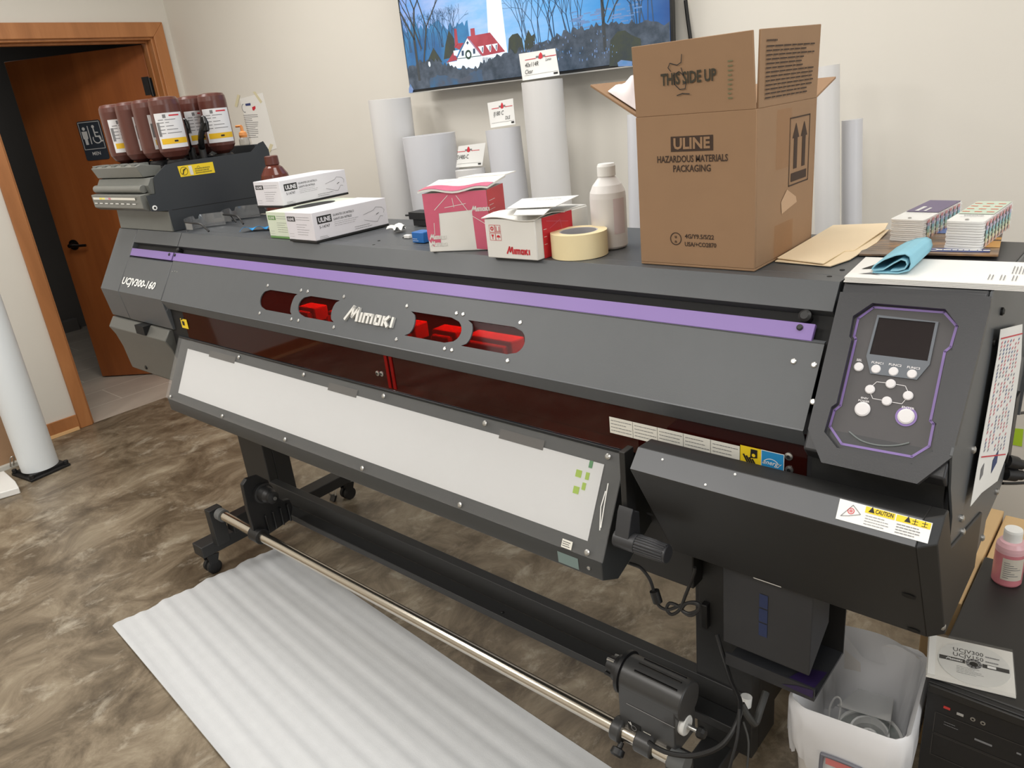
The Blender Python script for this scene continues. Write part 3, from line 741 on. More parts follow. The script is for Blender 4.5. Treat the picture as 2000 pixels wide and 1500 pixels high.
# clamp lever beside the heater
lx0 = aty((1208, 1050), .985).x
mb = MB(); p = aty((1232, 1048), .985); z0 = p.z
q0, q1 = V((HX1+.016, .985, aty((1215, 1052), .985).z)), V((aty((1305, 1083), .985).x, .985, aty((1305, 1078), .985).z))
q1.z = q0.z
mb.tube(q0, q0.lerp(q1, .42), .018, M_body2, n=20); n = 20
for i in range(20):
    t = 2*PI*i/20; d = V((0, math.cos(t), math.sin(t)))*.0165; mb.tube(q0.lerp(q1, .42)+d, q1-V((.004, 0, 0))+d*.96, .0025, M_body2, n=6)
mb.tube(q0.lerp(q1, .42), q1, .0165, M_body2, n=20)
mb.yz([(.97, q0.z+.006), (.985, q0.z+.055), (.992, q0.z+.066), (1.0, q0.z+.056), (1.012, q0.z+.05), (1.012, q0.z+.0)], q0.x+.004, q0.x+.034, M_body2)
mb.box((q0.x+.004, 1.0, q0.z+.04), (q0.x+.016, 1.03, q0.z+.17), M_blk2)
mb.build('clamp_lever', PR, bevel=.0015)

# ---- stand
mb = MB().box((-2.86, 1.16, .70), (-.24, 1.42, .88), M_blk2); zbm = aty((1300, 1131), 1.13).z; print('beam', zbm); mb.box((-2.75, 1.13, zbm), (-.62, 1.17, .80), M_blk2)
mb.build('base_beam', PR, bevel=.003)
def leg(xc, y0, y1, w):
    m = MB(); m.box((xc-w/2, y0, .13), (xc+w/2, y0+.035, .72), M_blk2); m.box((xc-w/2, y0+.035, .13), (xc-w/2+.03, y1, .72), M_blk2); m.box((xc+w/2-.03, y0+.035, .13), (xc+w/2, y1, .72), M_blk2)
    m.build('leg', PR, bevel=.003)
leg(-2.485, 1.21, 1.31, .17); leg(-.585, 1.19, 1.31, .13)
def foot(xc):
    m = MB(); m.box((xc-.034, .925, .085), (xc+.034, 1.60, .13), M_blk2); f = m.build('foot', PR, bevel=.003)
    for y in (.962, 1.585):
        c = MB(); c.tube((xc, y, .05), (xc, y, .088), .012, M_black, n=12)
        c.prism([(xc-.024, y-.02, .085), (xc-.024, y+.025, .075), (xc-.024, y+.012, .04), (xc-.024, y-.015, .045)], (.006, 0, 0), M_black)
        c.prism([(xc+.018, y-.02, .085), (xc+.018, y+.025, .075), (xc+.018, y+.012, .04), (xc+.018, y-.015, .045)], (.006, 0, 0), M_black)
        for s in (-1, 1): c.lathe([(.02, -.009), (.0265, -.007), (.0265, .007), (.02, .009)], (xc+s*.013, y, .0265), M_rubber, (1, 0, 0), n=22)
        c.build('caster', f)
foot(-2.492); foot(-.60)
# ---- take-up unit
BY = 1.185
zt = aty((750, 1042), BY).z; zm = aty((750, 1070), BY).z; yf = atz((750, 1094), zm).y
xb0, xb1 = -2.36, -.54
mb = MB().box((xb0, BY, zm-.002), (xb1, BY+.03, zt), M_blk2); mb.box((xb0, yf, zm-.022), (xb1, BY, zm), M_blk2)
for x in (-1.2, -.75): mb.lathe([(.005, 0), (.005, .002), (.002, .004)], (x, BY-.03, zm), M_deep, (0, 0, 1), n=10)
tk = mb.build('take_up_beam', PR, bevel=.002)
PY, PZ, RR = .992, .262, .0165
mb = MB().tube((-2.36, PY, PZ), (-.58, PY, PZ), RR, M_steel, n=32)
pipe = named(mb.build('take_up_pipe', PR), 'bright steel pipe')
mb = MB(); mb.tube((-2.385, PY, PZ), (-2.355, PY, PZ), .022, mat('cap_grey', (96, 98, 98), .5), n=20); mb.cut(); mb.tube((-.60, PY, PZ), (-.565, PY, PZ), .022, MATS['cap_grey'], n=20); mb.build('pipe_cap', PR)
mb = MB()
for xc in (-2.44, -.585):
    mb.cut(); mb.box((xc-.018, PY-.02, .125 if xc < -1 else .128), (xc+.018, PY+.03, PZ+.005), M_blk2)
mb.cut(); mb.box((-2.44, 1.03, .16), (-2.39, 1.21, .22), M_black)
mb.build('pipe_bracket', PR, bevel=.002)
# left media holder
hxp = aty((505, 1040), PY).x
HP = [atx(q, hxp) for q in ((500, 1051), (485, 1000), (474, 948), (482, 936), (505, 929), (524, 938), (533, 965), (553, 978), (566, 975), (572, 990), (568, 1015), (540, 1034), (515, 1050))]
mb = MB().yz([(p.y, p.z) for p in HP], hxp-.018, hxp, M_black)
for k in range(5):
    y = PY+.03+.028*k
    if k < 4: mb.box((hxp, y, PZ-.005), (hxp+.012, y+.006, PZ+.06), M_black)
mb.tube((hxp-.03, PY, PZ), (hxp+.022, PY, PZ), .026, M_black, n=24)
mh = mb.build('media_holder', PR, bevel=.002)
hub = atx((512, 962), hxp)
mb = MB().lathe([(.034, 0), (.034, .012), (.028, .014), (.026, .04), (.02, .052), (.02, .066), (.008, .07), (.008, .075)], (hxp, hub.y, hub.z), M_black, (1, 0, 0), n=24)
mb.tube((hxp+.074, hub.y, hub.z), (hxp+.078, hub.y, hub.z), .006, M_screw, n=10)
mb.build('hub', mh)
# right drive unit
ux0 = aty((1210, 1420), PY).x; ux1 = aty((1318, 1450), PY).x
M_unit = mat('unit_charcoal', (58, 58, 58), .32, grain=.05)
cyl_c = aty((1222, 1315), 1.03); ucz = cyl_c.z; ur = .041; uy = 1.035
mb = MB()
mb.tube((ux0, uy, ucz), (ux1+.01, uy, ucz), ur, M_unit, n=36)
mb.box((ux0, uy-ur, PZ+.006), (ux1, uy+ur, ucz), M_unit)
mb.box((ux0+.02, uy+.01, PZ-.01), (ux1-.03, uy+.035, PZ+.01), M_unit)
mb.tube((ux0-.012, PY, PZ), (ux0+.012, PY, PZ), .026, M_unit, n=24); mb.tube((ux0+.045, PY, PZ), (ux0+.085, PY, PZ), .024, M_unit, n=24)
un = mb.build('drive_unit', PR, bevel=.003)
FU = Fr((0, uy-ur, 0), (1, 0, 0), (0, 0, 1))
mb = MB(); zmid = PZ+.006+(ucz-PZ)*.62
mb.drect(FU, ux0+.02, zmid, ux1, zmid+.0015, mat('edge_grey', (150, 150, 150), .4), .0008)
mb.fbox(FU, ux0+.022, PZ+.014, ux0+.052, PZ+.036, -.002, .0012, M_deep)
mb.dring(FU, ux0+.036, PZ+.024, .005, .0065, M_inkg, .002); mb.dline(FU, [(ux0+.024, PZ+.034), (ux0+.031, PZ+.028), (ux0+.028, PZ+.036)], .0018, M_white, .002)
mb.scribble(FU, ux0+.058, PZ+.026, ux0+.082, PZ+.030, 1, M_lab, .0022, 1, .0012); mb.drect(FU, ux0+.06, PZ+.018, ux0+.068, PZ+.022, M_inkg, .0012); mb.drect(FU, ux1-.02, PZ+.012, ux1-.008, PZ+.022, M_deep, .0012)
mb.build('switch_plate', un)
mb = MB()
for t in (1.05, 1.5, 2.0):
    d = V((0, -math.cos(t), math.sin(t))); mb.tube(V((ux0+.03, uy, ucz))+d*(ur+.0005), V((ux1-.005, uy, ucz))+d*(ur+.0005), .0022, mat('gloss_black', (14, 14, 15), .12), n=8)
mb.build('cover_rib', un)
mb = MB().lathe([(ur*1.12, 0), (ur*1.12, .008), (.030, .010), (.028, .026), (.020, .028), (.018, .046), (.006, .048)], (ux0, uy, ucz), M_black, (-1, 0, 0), n=28)
for i in range(4):
    t = PI/2*i+.4; d = V((0, math.cos(t), math.sin(t)))*.024; mb.tube(V((ux0-.008, uy, ucz))+d, V((ux0-.045, uy, ucz))+d*.9, .0035, M_screw if i < 2 else M_black, n=8)
mb.build('hub', un)
kz = (PZ+ucz)/2+.008
mb = MB().lathe([(.02, 0), (.021, .004), (.021, .01), (.019, .012)], (ux1, uy-.012, kz), M_white, (1, 0, 0), n=24)
mb.tube((ux1+.01, uy-.012, kz), (ux1+.035, uy-.012, kz), .005, M_screw, n=12); mb.lathe([(.011, .034), (.012, .036), (.012, .044), (.009, .05)], (ux1, uy-.012, kz), M_black, (1, 0, 0), n=8)
mb.build('shaft_end', un)
mb = MB().lathe([(.006, 0), (.006, .012), (.014, .014), (.015, .026), (.011, .03)], (ux0+.012, PY-.012, PZ-.018), M_black, (0, -.8, -.6), n=18); mb.build('lock_knob', un)

# waste tank box hung under the right side
TY = 1.10
c = [aty(q, TY) for q in ((1412, 1118), (1588, 1180), (1580, 1322), (1412, 1252))]
tx0, tx1, tzb = c[3].x, (c[1].x+c[2].x)/2, (c[2].z+c[3].z)/2
print('tank', tx0, tx1, tzb)
M_tank = mat('tank_black', (46, 47, 50), .42, grain=.06)
mb = MB().yz([(TY, .70), (TY, tzb), (TY+.09, tzb+.06), (TY+.09, .70)], tx0, tx1, M_tank)
tank = mb.build('waste_tank_cover', PR, bevel=.002)
TF = Fr((0, TY, 0), (1, 0, 0), (0, 0, 1))
a, b = TF.px((1490, 1160)); a2, b2 = TF.px((1492, 1245))
mb = MB(); M_bt = mat('blue_tape', (36, 48, 84), .6)
a = (a+a2)/2
for k in range(3): mb.cut(); mb.drect(TF, a-.008, b2+(b-b2)*k/3+.002, a+.008, b2+(b-b2)*(k+1)/3-.001, M_bt, .001)
named(mb.build('tape_mark', tank), 'dark blue tape strip')
mb = MB(); tz2 = aty((1420, 1295), TY+.0).z
mb.box((tx0+.004, TY+.005, tz2-.006), (tx1+.01, TY+.15, tz2), M_tank); mb.box((tx0+.004, TY+.002, tz2-.006), (tx1+.01, TY+.006, tz2+.022), M_tank); mb.box((tx0+.004, TY+.15, tz2-.006), (tx1+.01, TY+.155, .66), M_deep)
M_inkst = mat('ink_stain_violet', (44, 32, 70), .35)
TR2 = Fr((0, 0, tz2), (1, 0, 0), (0, 1, 0))
mb.dpoly(TR2, [(tx1-.05, TY+.02), (tx1, TY+.02), (tx1+.006, TY+.08), (tx1-.03, TY+.07)], M_inkst, .001); mb.dpoly(TF, [(tx1-.05, tz2+.004), (tx1+.008, tz2+.002), (tx1+.008, tz2+.02), (tx1-.02, tz2+.016)], M_inkst, -.001)
mb.build('drip_tray', PR)
mb = MB(); lx = aty((1371, 1116), 1.19)
mb.box((lx.x, 1.175, .44), (tx0-.002, 1.19, .70), M_blk2); cb = aty((1378, 1200), 1.17)
mb.cut(); mb.box((cb.x-.006, 1.16, cb.z-.03), (cb.x+.008, 1.176, cb.z+.03), M_black)
mb.build('leg_plate', PR, bevel=.002)
# cables
mb = MB(); M_cab = mat('cable_black', (24, 24, 25), .5)
def cp(q, y): return aty(q, y)
K = [(1245, 1110), (1262, 1125), (1275, 1150), (1279, 1160)]
mb.path([cp(q, 1.04) for q in ((1230, 1100), (1250, 1108), (1268, 1130), (1277, 1155), (1282, 1175), (1292, 1187), (1308, 1190), (1330, 1182), (1352, 1176), (1366, 1180), (1362, 1192), (1345, 1198), (1332, 1190), (1342, 1178), (1360, 1180), (1366, 1190), (1350, 1202), (1336, 1196), (1325, 1184), (1308, 1178), (1302, 1190), (1312, 1200), (1328, 1190), (1338, 1165), (1348, 1140), (1356, 1118), (1357, 1108))], .0032, M_cab, n=8, sub=5)
p, q = cp((1278, 1154), 1.04), cp((1285, 1176), 1.04); mb.tube(p, q, .0095, M_cab, n=16)
mb.build('sensor_cable', PR)
mb = MB()
mb.path([cp((1400, 1240), 1.16), cp((1412, 1280), 1.14), cp((1428, 1330), 1.10), cp((1445, 1370), 1.06), cp((1440, 1410), 1.02), cp((1410, 1455), .985), cp((1360, 1475), .965), cp((1315, 1473), .955), cp((1285, 1462), .955), cp((1268, 1450), .965)], .005, M_cab, n=10)
mb.cut(); mb.path([cp((1448, 1375), 1.07), cp((1462, 1400), 1.07), cp((1475, 1412), 1.08), cp((1485, 1385), 1.1), cp((1496, 1352), 1.13)], .007, mat('hose_grey', (52, 52, 50), .5), n=10)
mb.cut(); mb.path([cp((1444, 1385), 1.03), cp((1440, 1440), 1.0), cp((1425, 1500), .97), cp((1420, 1520), .97)], .003, M_cab, n=8)
mb.cut(); mb.path([cp((1452, 1410), 1.05), cp((1462, 1450), 1.03), cp((1458, 1510), 1.0)], .002, MATS['hose_grey'], n=8)
mb.cut(); p = cp((1458, 1360), 1.10); mb.tube(p, p+V((0, -.004, -.02)), .011, M_white, n=14)
mb.build('drive_cable', PR)
# power leads at the back right
mb = MB()
for i, (q0, q1, r) in enumerate((((1965, 900), (2012, 912), .013), ((1962, 925), (2012, 930), .013))):
    mb.cut(); a, b = aty(q0, 1.52), aty(q1, 1.56); mb.tube(a, a.lerp(b, .4), r, M_black, n=14); mb.tube(a.lerp(b, .4), a.lerp(b, .65), r*.75, M_black, n=14); mb.path([a.lerp(b, .6), b, b+V((.2, .05, -.05))], .005, M_black)
mb.cut(); mb.path([aty((1982, 808), 1.56), aty((2000, 806), 1.6), aty((2040, 800), 1.7)], .003, M_black); mb.cut(); mb.path([aty((1958, 944), 1.52), aty((1985, 944), 1.55), aty((2040, 940), 1.6)], .003, M_black)
mb.cut(); mb.box((XR-.004, 1.50, .80), (XR+.004, 1.54, .93), M_black)
mb.build('power_lead', PR)
mb = MB(); a = aty((1993, 675), 1.56); mb.box((a.x-.006, 1.555, a.z-.02), (a.x+.02, 1.59, a.z+.015), M_black); mb.build('latch', PR, bevel=.002)
# ================================================================ ink station on the printer (bolted on: a part)
T = 1.2138
IX0, IX1 = -2.947, -2.534
M_ik = mat('station_grey', (100, 102, 98), .4, grain=.05); M_ikd = mat('station_dark', (50, 54, 58), .45)
st = thing('ink_station', ((IX0+IX1)/2, 1.33, T), 'dark grey ink station holding upside-down bottles on the printer left end', 'ink station')
MB().yz([(1.152, T), (1.155, 1.281), (1.56, 1.281), (1.56, T)], IX0, IX1-.003, M_ik).build('base', st, bevel=.002)
def sidepl(x0, x1, name):
    pr = [(1.155, 1.283), (1.100, 1.290), (1.096, 1.340), (1.127, 1.342), (1.134, 1.392), (1.183, 1.426), (1.25, 1.430), (1.50, 1.430), (1.535, 1.455), (1.555, 1.46), (1.57, 1.43), (1.57, T+.002), (1.158, T+.001)]
    return MB().yz(pr, x0, x1, M_ikd).build(name, st)
sidepl(IX1-.003, IX1, 'side_plate'); sidepl(IX0, IX0+.003, 'side_plate')
SX = Fr((IX1, 0, 0), (0, 1, 0), (0, 0, 1))
mb = MB()
mb.yz([(1.19, 1.283), (1.19, 1.418), (1.56, 1.418), (1.56, 1.283)], IX0+.004, IX1-.004, M_black)
mb.cut(); mb.box((IX0+.004, 1.52, 1.418), (IX1-.004, 1.56, 1.452), M_ikd)
for x, y in ((-2.908, 1.222), (-2.808, 1.236), (-2.710, 1.250), (-2.606, 1.262), (-2.806, 1.405), (-2.698, 1.405), (-2.590, 1.425), (-2.905, 1.405)):
    mb.cut(); mb.lathe([(.026, 0), (.034, 0), (.034, .012), (.029, .018), (.026, .018), (.026, 0)], (x, y, 1.418), M_black, n=20)
mb.build('bottle_socket', st)
mb = MB(); mb.yz([(1.123, 1.395), (1.108, 1.430), (1.125, 1.436), (1.19, 1.424), (1.19, 1.395)], IX0, IX1-.05, mat('station_front', (112, 113, 108), .35))
for i in range(5):
    x = IX0+.02+(IX1-IX0-.1)*i/4; mb.box((x-.014, 1.112, 1.428), (x+.014, 1.16, 1.4385), M_deep if i % 1 else M_ik)
mb.build('upper_tray', st, bevel=.0015)
mb = MB(); mb.yz([(1.118, 1.342), (1.112, 1.37), (1.126, 1.392), (1.19, 1.392), (1.19, 1.342)], IX0, IX1-.006, M_ik)
mb.tube((IX0+.004, 1.106, 1.360), (IX1-.03, 1.106, 1.360), .013, MATS['station_front'], n=18)
mb.build('roller', st, bevel=.001)
mb = MB(); mb.yz([(1.083, 1.343), (1.085, 1.300), (1.10, 1.290), (1.18, 1.284), (1.18, 1.345), (1.10, 1.345)], IX0, IX1-.02, MATS['station_front'])
F = Fr((IX0, 1.0825, 1.30), (1, 0, 0), (0, -.002, .043))
mb.drect(F, .02, .028, .36, .036, M_lab, .001)
for i, c in enumerate(((240, 220, 90), (245, 235, 120), (200, 200, 205), (210, 130, 140))): mb.drect(F, .075+.025*i, .029, .095+.025*i, .035, mat('swatch_%d' % i, c, .6), .0014)
for i in range(8): mb.drect(F, .02+.044*i, .014, .045+.044*i, .017, M_white, .001)
mb.build('lower_tray', st, bevel=.002)
mb = MB(); p = SX.px((302, 406)); mb.lathe([(.008, 0), (.008, .002), (.004, .003)], SX.p(*p), M_white, SX.n, n=16); mb.lathe([(.004, .003), (.003, .0035)], SX.p(*p), M_black, SX.n, n=10); mb.build('pivot', st)
mb = MB(); L = [SX.px(q) for q in ((353, 346), (420, 337), (415, 316), (346, 325))]
mb.dpoly(SX, L, M_yellow, .0008)
L = [V(p) for p in L]
def q4(u, v): return tuple(L[0].lerp(L[1], u).lerp(L[3].lerp(L[2], u), v))
a, b = q4(.14, .5); mb.dring(SX, a, b, .012, .0135, M_ink, .0012); mb.dline(SX, [(a-.009, b-.009), (a+.009, b+.009)], .0015, M_ink, .0012); mb.dline(SX, [q4(.1, .25), q4(.13, .6), q4(.19, .7)], .003, M_ink, .0012)
mb.dpoly(SX, [q4(.29, .08), q4(.38, .08), q4(.38, .92), q4(.29, .92)], M_lab, .0012)
s0, s1 = q4(.44, .2), q4(.93, .8); mb.scribble(SX, s0[0], min(s0[1], s1[1])-.004, s1[0], max(s0[1], s1[1])-.004, 3, mat('print_olive', (150, 136, 40), .6), .004, 1, .0013); c_ = q4(.56, .66); mb.dring(SX, c_[0], c_[1], .004, .0055, MATS['print_olive'], .0015)
named(mb.build('hazard_label', st), 'yellow hazard label')
mb = MB(); g = Fr((IX1, 0, 0), (0, 1, 0), (0, 0, 1)); a, b = SX.px((336, 410)), SX.px((499, 384.6)); mb.dline(SX, [a, b], .0016, M_deep, .0006); mb.build('seam', st)
# latch handles standing between the bottles
for q0, q1, y in (((395, 292), (399, 240), 1.334), ((376, 300), (362, 245), 1.334)):
    p0, p1 = aty(q0, y), aty(q1, y); mb = MB()
    mb.tube((p0.x, y, 1.415), (p0.x, y, p0.z+.02), .012, M_black, n=12)
    mb.path([p0, p0.lerp(p1, .5)+V((.004, -.01, 0)), p1], .010, MATS['gloss_black'], n=10)
    mb.lathe([(0, 0), (.012, .006), (.014, .03), (.008, .05), (0, .054)], p1-V((0, 0, .03)), MATS['gloss_black'], n=14, sx=1, sy=.5)
    mb.build('latch_handle', st)

# ---- ink bottles (upside down)
M_btl = mat('brown_bottle', (92, 52, 44), .28, spec=.5); M_blab = mat('bottle_label', (226, 226, 228), .5); M_bar = mat('ink_yellow', (232, 186, 30), .5)
def bottle(x, y, label, turn=0.0, wide=1.0, r=.047):
    t = thing('ink_bottle', (x, y, 1.42), label, 'bottle', 'ink bottles upside down on the ink station')
    mb = MB(); z0 = 1.4186
    mb.lathe([(.014, 0), (.014, .012), (.02, .018), (r*.75, .028), (r*.97, .045), (r, .06), (r, .19), (r*.96, .205), (r*.85, .213), (r*.5, .216), (0, .214)], (x, y, z0), M_btl, n=32, ref=(1, 0, 0))
    mb.build('bottle', t, angle=60)
    # label wrapped round the side that faces the camera
    m = MB(); half = .95*wide; n = 16; c0 = math.atan2(-y, -x)+turn
    zb, zt = z0+.055, z0+.165; rr = r+.0006
    def P(u, v, e=0): a = c0-half+2*half*u; return V((x+math.cos(a)*(rr+e), y+math.sin(a)*(rr+e), zb+(zt-zb)*v))
    def band(u0, u1, v0, v1, mt, e):
        k = max(2, int(n*(u1-u0))); m.add([P(u0+(u1-u0)*i/k, v, e) for v in (v0, v1) for i in range(k+1)], [(i, i+1, k+2+i, k+1+i) for i in range(k)], mt)
    band(0, 1, 0, 1, M_blab, 0)
    band(.08, .98, .12, .28, M_bar, .0004)
    band(.5, .85, .9, .94, M_red, .0004); band(.3, .4, .86, .96, M_inkg, .0004)
    for v in (.8, .72, .62, .52, .42): band(.12, .3, v, v+.02, M_inkg, .0004); band(.35, .35+.4*((v*7) % 1)+.1, v, v+.018, M_inkg, .0004)
    band(.04, .14, .35, .75, M_inkg, .0006); band(.5, .62, .17, .22, M_ink, .0008)
    m.build('label', t)
    return t
bottle(-2.908, 1.222, 'brown upside-down ink bottle at the far left end of the station', .35)
bottle(-2.808, 1.236, 'brown upside-down ink bottle second from left in the front row', .95)
bottle(-2.710, 1.250, 'brown upside-down ink bottle just behind the big front one, third from left', .85)
bottle(-2.606, 1.262, 'brown upside-down ink bottle nearest the camera with full front label', .12, 1.05, .049)
bottle(-2.806, 1.405, 'brown upside-down ink bottle mostly hidden in the middle of the back row', 1.4, .8)
bottle(-2.698, 1.405, 'brown upside-down ink bottle behind the black latch handles', .25)
bottle(-2.590, 1.425, 'brown upside-down ink bottle at the right end, above the yellow label', .1, 1.1)
# pump bottle at the back of the station
p = aty((478, 290), 1.535); mb0 = thing('pump_bottle', (p.x, 1.54, 1.452), 'small clear pump bottle with orange pump behind the ink station', 'bottle')
M_or = mat('orange_plastic', (240, 160, 90), .4); ck = (p.x, 1.54, 1.4525); pz = aty((472, 256), 1.54).z-1.4525
MB().lathe([(.018, 0), (.019, .004), (.018, .02), (.012, .028)], ck, clear_mat('clear_pet', (238, 236, 230), .06, .05, .25), n=20).build('bottle', mb0)
m = MB().lathe([(.013, .026), (.015, .034), (.013, .044), (.006, .048), (.005, .066)], ck, M_or, n=18); m.tube((ck[0], ck[1], ck[2]+.066), (ck[0]-.026, ck[1]-.006, ck[2]+.066), .004, M_or, n=10); m.build('pump', mb0)

# ================================================================ things on the printer's top
def px_box(qL, qC, qR, z, long='R', length=None, width=None):
    """frame at corner C of a box standing at height z: u along C->R, v along C->L"""
    L_, C_, R_ = atz(qL, z), atz(qC, z), atz(qR, z)
    u = (R_-C_); v = (L_-C_)
    if long == 'R':
        un = u.normalized(); vn = V((-un.y, un.x, 0));  vn = vn if vn.dot(v) > 0 else -vn
        return C_, un, vn, length or u.length, width or v.dot(vn)
    vn = v.normalized(); un = V((-vn.y, vn.x, 0)); un = un if un.dot(u) > 0 else -un
    return C_, un, vn, length or u.dot(un), width or v.length
M_gw = mat('glove_box_white', (224, 222, 228), .45); M_gg = mat('glove_box_green', (214, 224, 204), .45); M_green = mat('print_green', (104, 150, 84), .6)
def glove_box(name, label, C0, u, v, lu, lv, h, mbody, mink, mbase, scallop=False, grp='disposable glove boxes'):
    t = thing(name, C0+u*lu/2+v*lv/2, label, 'glove box', grp)
    up = V((0, 0, 1)); mb = MB()
    mb.prism([C0, C0+u*lu, C0+u*lu+v*lv, C0+v*lv], up*.006, mbase)
    mb.prism([C0+up*.006, C0+u*lu+up*.006, C0+u*lu+v*lv+up*.006, C0+v*lv+up*.006], up*(h-.006), mbody)
    mb.build('body', t, bevel=.0012)
    # long face (normal away from v), end face (normal away from u)
    f1 = Fr(C0, u, up) if u.cross(up).dot(v) < 0 else Fr(C0+u*lu, -u, up)
    f2 = Fr(C0+v*lv, -v, up) if (-v).cross(up).dot(u) < 0 else Fr(C0, v, up)
    m = MB()
    bw = lu*.185; bh = h*.25; x = lu*.055; y = h*.60
    m.drect(f1, x, y, x+bw, y+bh, mink); m.text(f1, x+bw/2, y+bh*.2, 'ULINE', bh*.85, mbody, .0012, bold=.035, center=True, width=bw*.84)
    m.text(f1, x+.004, y-bh*.62, 'S-14747', bh*.52, mink)
    m.text(f1, x+bw*1.12, y+bh*.62, 'GUANTES DE NITRILO' if mink is M_ink else 'GUANTES DE LATEX', bh*.42, mink, width=lu*.28)
    m.text(f1, x+bw*1.12, y+bh*.08, 'GANTS EN NITRILE' if mink is M_ink else 'GANTS EN LATEX', bh*.42, mink, width=lu*.24)
    m.scribble(f1, x+bw*1.12, y-bh*.8, x+bw*1.12+lu*.34, y-bh*.05, 3, M_inkg, .0006)
    m.scribble(f1, lu*.52, h*.13, lu*.76, h*.27, 2, mink, .0008, 1); m.scribble(f1, x, h*.10, x+lu*.12, h*.2, 2, mink, .0007, 1)
    hx, hy, k = lu*.66, h*.45, lu*.3
    m.dline(f1, [(hx, hy+.01), (hx+k*.5, hy+.017), (hx+k*.62, hy+.024), (hx+k*.9, hy+.02), (hx+k, hy+.012), (hx+k*.95, hy+.004)], .0006, mink)
    m.dline(f1, [(hx, hy-.004), (hx+k*.45, hy-.014), (hx+k*.6, hy-.016), (hx+k*.78, hy-.002), (hx+k*.9, hy-.004)], .0006, mink); m.dline(f1, [(hx+k*.6, hy+.004), (hx+k*.72, hy+.007)], .0014, mink)
    m.cut(); ew = lv*.3; m.drect(f2, lv*.06, h*.70, lv*.06+ew, h*.86, mink); m.text(f2, lv*.06+ew/2, h*.735, 'ULINE', h*.13, mbody, .0012, center=True, width=ew*.8, bold=.03)
    m.scribble(f2, lv*.40, h*.72, lv*.9, h*.88, 2, M_inkg, .0008, 1); m.scribble(f2, lv*.38, h*.22, lv*.85, h*.64, 5, M_inkg, .0007, .8); m.scribble(f2, lv*.06, h*.05, lv*.25, h*.32, 3, M_inkg, .0005)
    m.build('print', t)
    if scallop:
        m = MB(); ft = Fr(C0+up*h, u, v); s = 1 if ft.n.z > 0 else -1
        m.dellipse(ft, lu*.5, lv*.5, lu*.28, lv*.3, M_deep, .0008*s); m.build('opening', t)
    return t
C1, u1, v1, lu1, lv1 = px_box((572.4, 465.9), (618.6, 475.3), (760.3, 440.7), T)
h1 = aty((609, 416.5), C1.y).z-T
print('glove', lu1, lv1, h1)
glove_box('glove_box', 'white glove box in front on the printer top, overlapping the green one', C1, u1, v1, lu1, min(lv1, .125), h1, M_gw, M_ink, M_ink)
C2 = atz((571, 467.5), T); 
C2 = C2+v1*.012
lv2 = (atz((523, 462.7), T)-C2).dot(v1)
hg = aty((562, 404), C2.y).z-T
# green box pushed left of the white one
C2 = C1+v1*(min(lv1, .125)+.004)+u1*.02
lv2 = .125; hg = .074
glove_box('glove_box', 'pale green glove box underneath the tilted white one', C2, u1, v1, .245, lv2, hg, M_gg, M_green, M_green, True)
zt = T+hg
C3, u3, v3, lu3, lv3 = px_box((506, 399.7), (554.6, 406), (693, 376.6), zt)
h3 = aty((544, 345), C3.y).z-zt
print('glove3', lu3, lv3, h3, C3, C2)
glove_box('glove_box', 'white glove box on top of the green box, highest of the stack', C3, u3, v3, .25, .122, min(h3, .075), M_gw, M_ink, M_ink)

# brown round bottle behind the glove boxes
p = aty((536, 340), 1.44)
t = thing('brown_bottle', (p.x, 1.44, 1.2138), 'loose round brown bottle with cap behind the glove boxes', 'bottle')
M_btl2 = mat('brown_gloss', (98, 50, 40), .14)
zc = aty((535, 322), 1.44).z; zc2 = aty((535, 305), 1.44).z
MB().lathe([(.045, 0), (.049, .004), (.049, zc-1.2138-.055), (.044, zc-1.2138-.03), (.03, zc-1.2138-.008), (.02, zc-1.2138)], (p.x, 1.44, 1.2138), M_btl2, n=32).build('bottle', t, angle=60)
MB().lathe([(.021, 0), (.023, .002), (.022, zc2-zc), (.018, zc2-zc+.002)], (p.x, 1.44, zc), mat('brown_cap', (92, 46, 38), .35), n=28).build('cap', t)

# safety glasses and a scrap of blue film
M_lens = clear_mat('goggle_clear', (232, 234, 236), .12, .05, .12)
def glasses(cx, cy, ang, label, z=T, tl=1.0):
    t = thing('safety_glasses', (cx, cy, z), label, 'glasses', 'clear safety glasses on the printer'); c, s = math.cos(ang), math.sin(ang)
    def P(a, b, h): return V((cx+a*c-b*s, cy+a*s+b*c, z+h))
    m = MB(); m.grid(lambda u, v: P((u-.5)*.14, -.02+.05*(2*u-1)**2, .003+.042*v-(.012*v if abs(u-.5) < .07 else 0)), 24, 4, M_lens, V((c*0+.0005, .001, 0)))
    m.build('lens', t)
    for sgn_ in (-1, 1):
        m = MB(); m.path([P(sgn_*.069, .03, .036), P(sgn_*.070, .03+.05*tl, .034), P(sgn_*.066, .03+.09*tl, .030), P(sgn_*.062, .03+.12*tl, .008)], .0032, M_black, n=8); m.build('temple', t)
        m = MB(); m.grid(lambda u, v: P(sgn_*.0695, .03+.04*u, .012+.026*v), 3, 2, M_lens, V((.001, 0, 0))); m.build('side_shield', t)
p = atz((392, 444), T); glasses(p.x+.05, p.y-.02, R(-88), 'clear safety glasses lying nearest the ink station base')
glasses(p.x+.02, p.y+.13, R(-90), 'second clear safety glasses with black temples beside the ink station', tl=.55)
m = MB(); b0, b1 = atz((468, 454), T), atz((526, 450), T)
m.grid(lambda u, v: b0.lerp(b1, u)+V((-.006, .045, 0))*v+V((0, 0, .002+.014*abs(math.sin(7*u+3*v))*(1-.5*v))), 14, 5, mat('blue_film', (40, 150, 220), .3), V((0, 0, .001)))
tag(m.build('blue_glove', angle=70), 'crumpled bright blue glove in front of the safety glasses', 'glove')

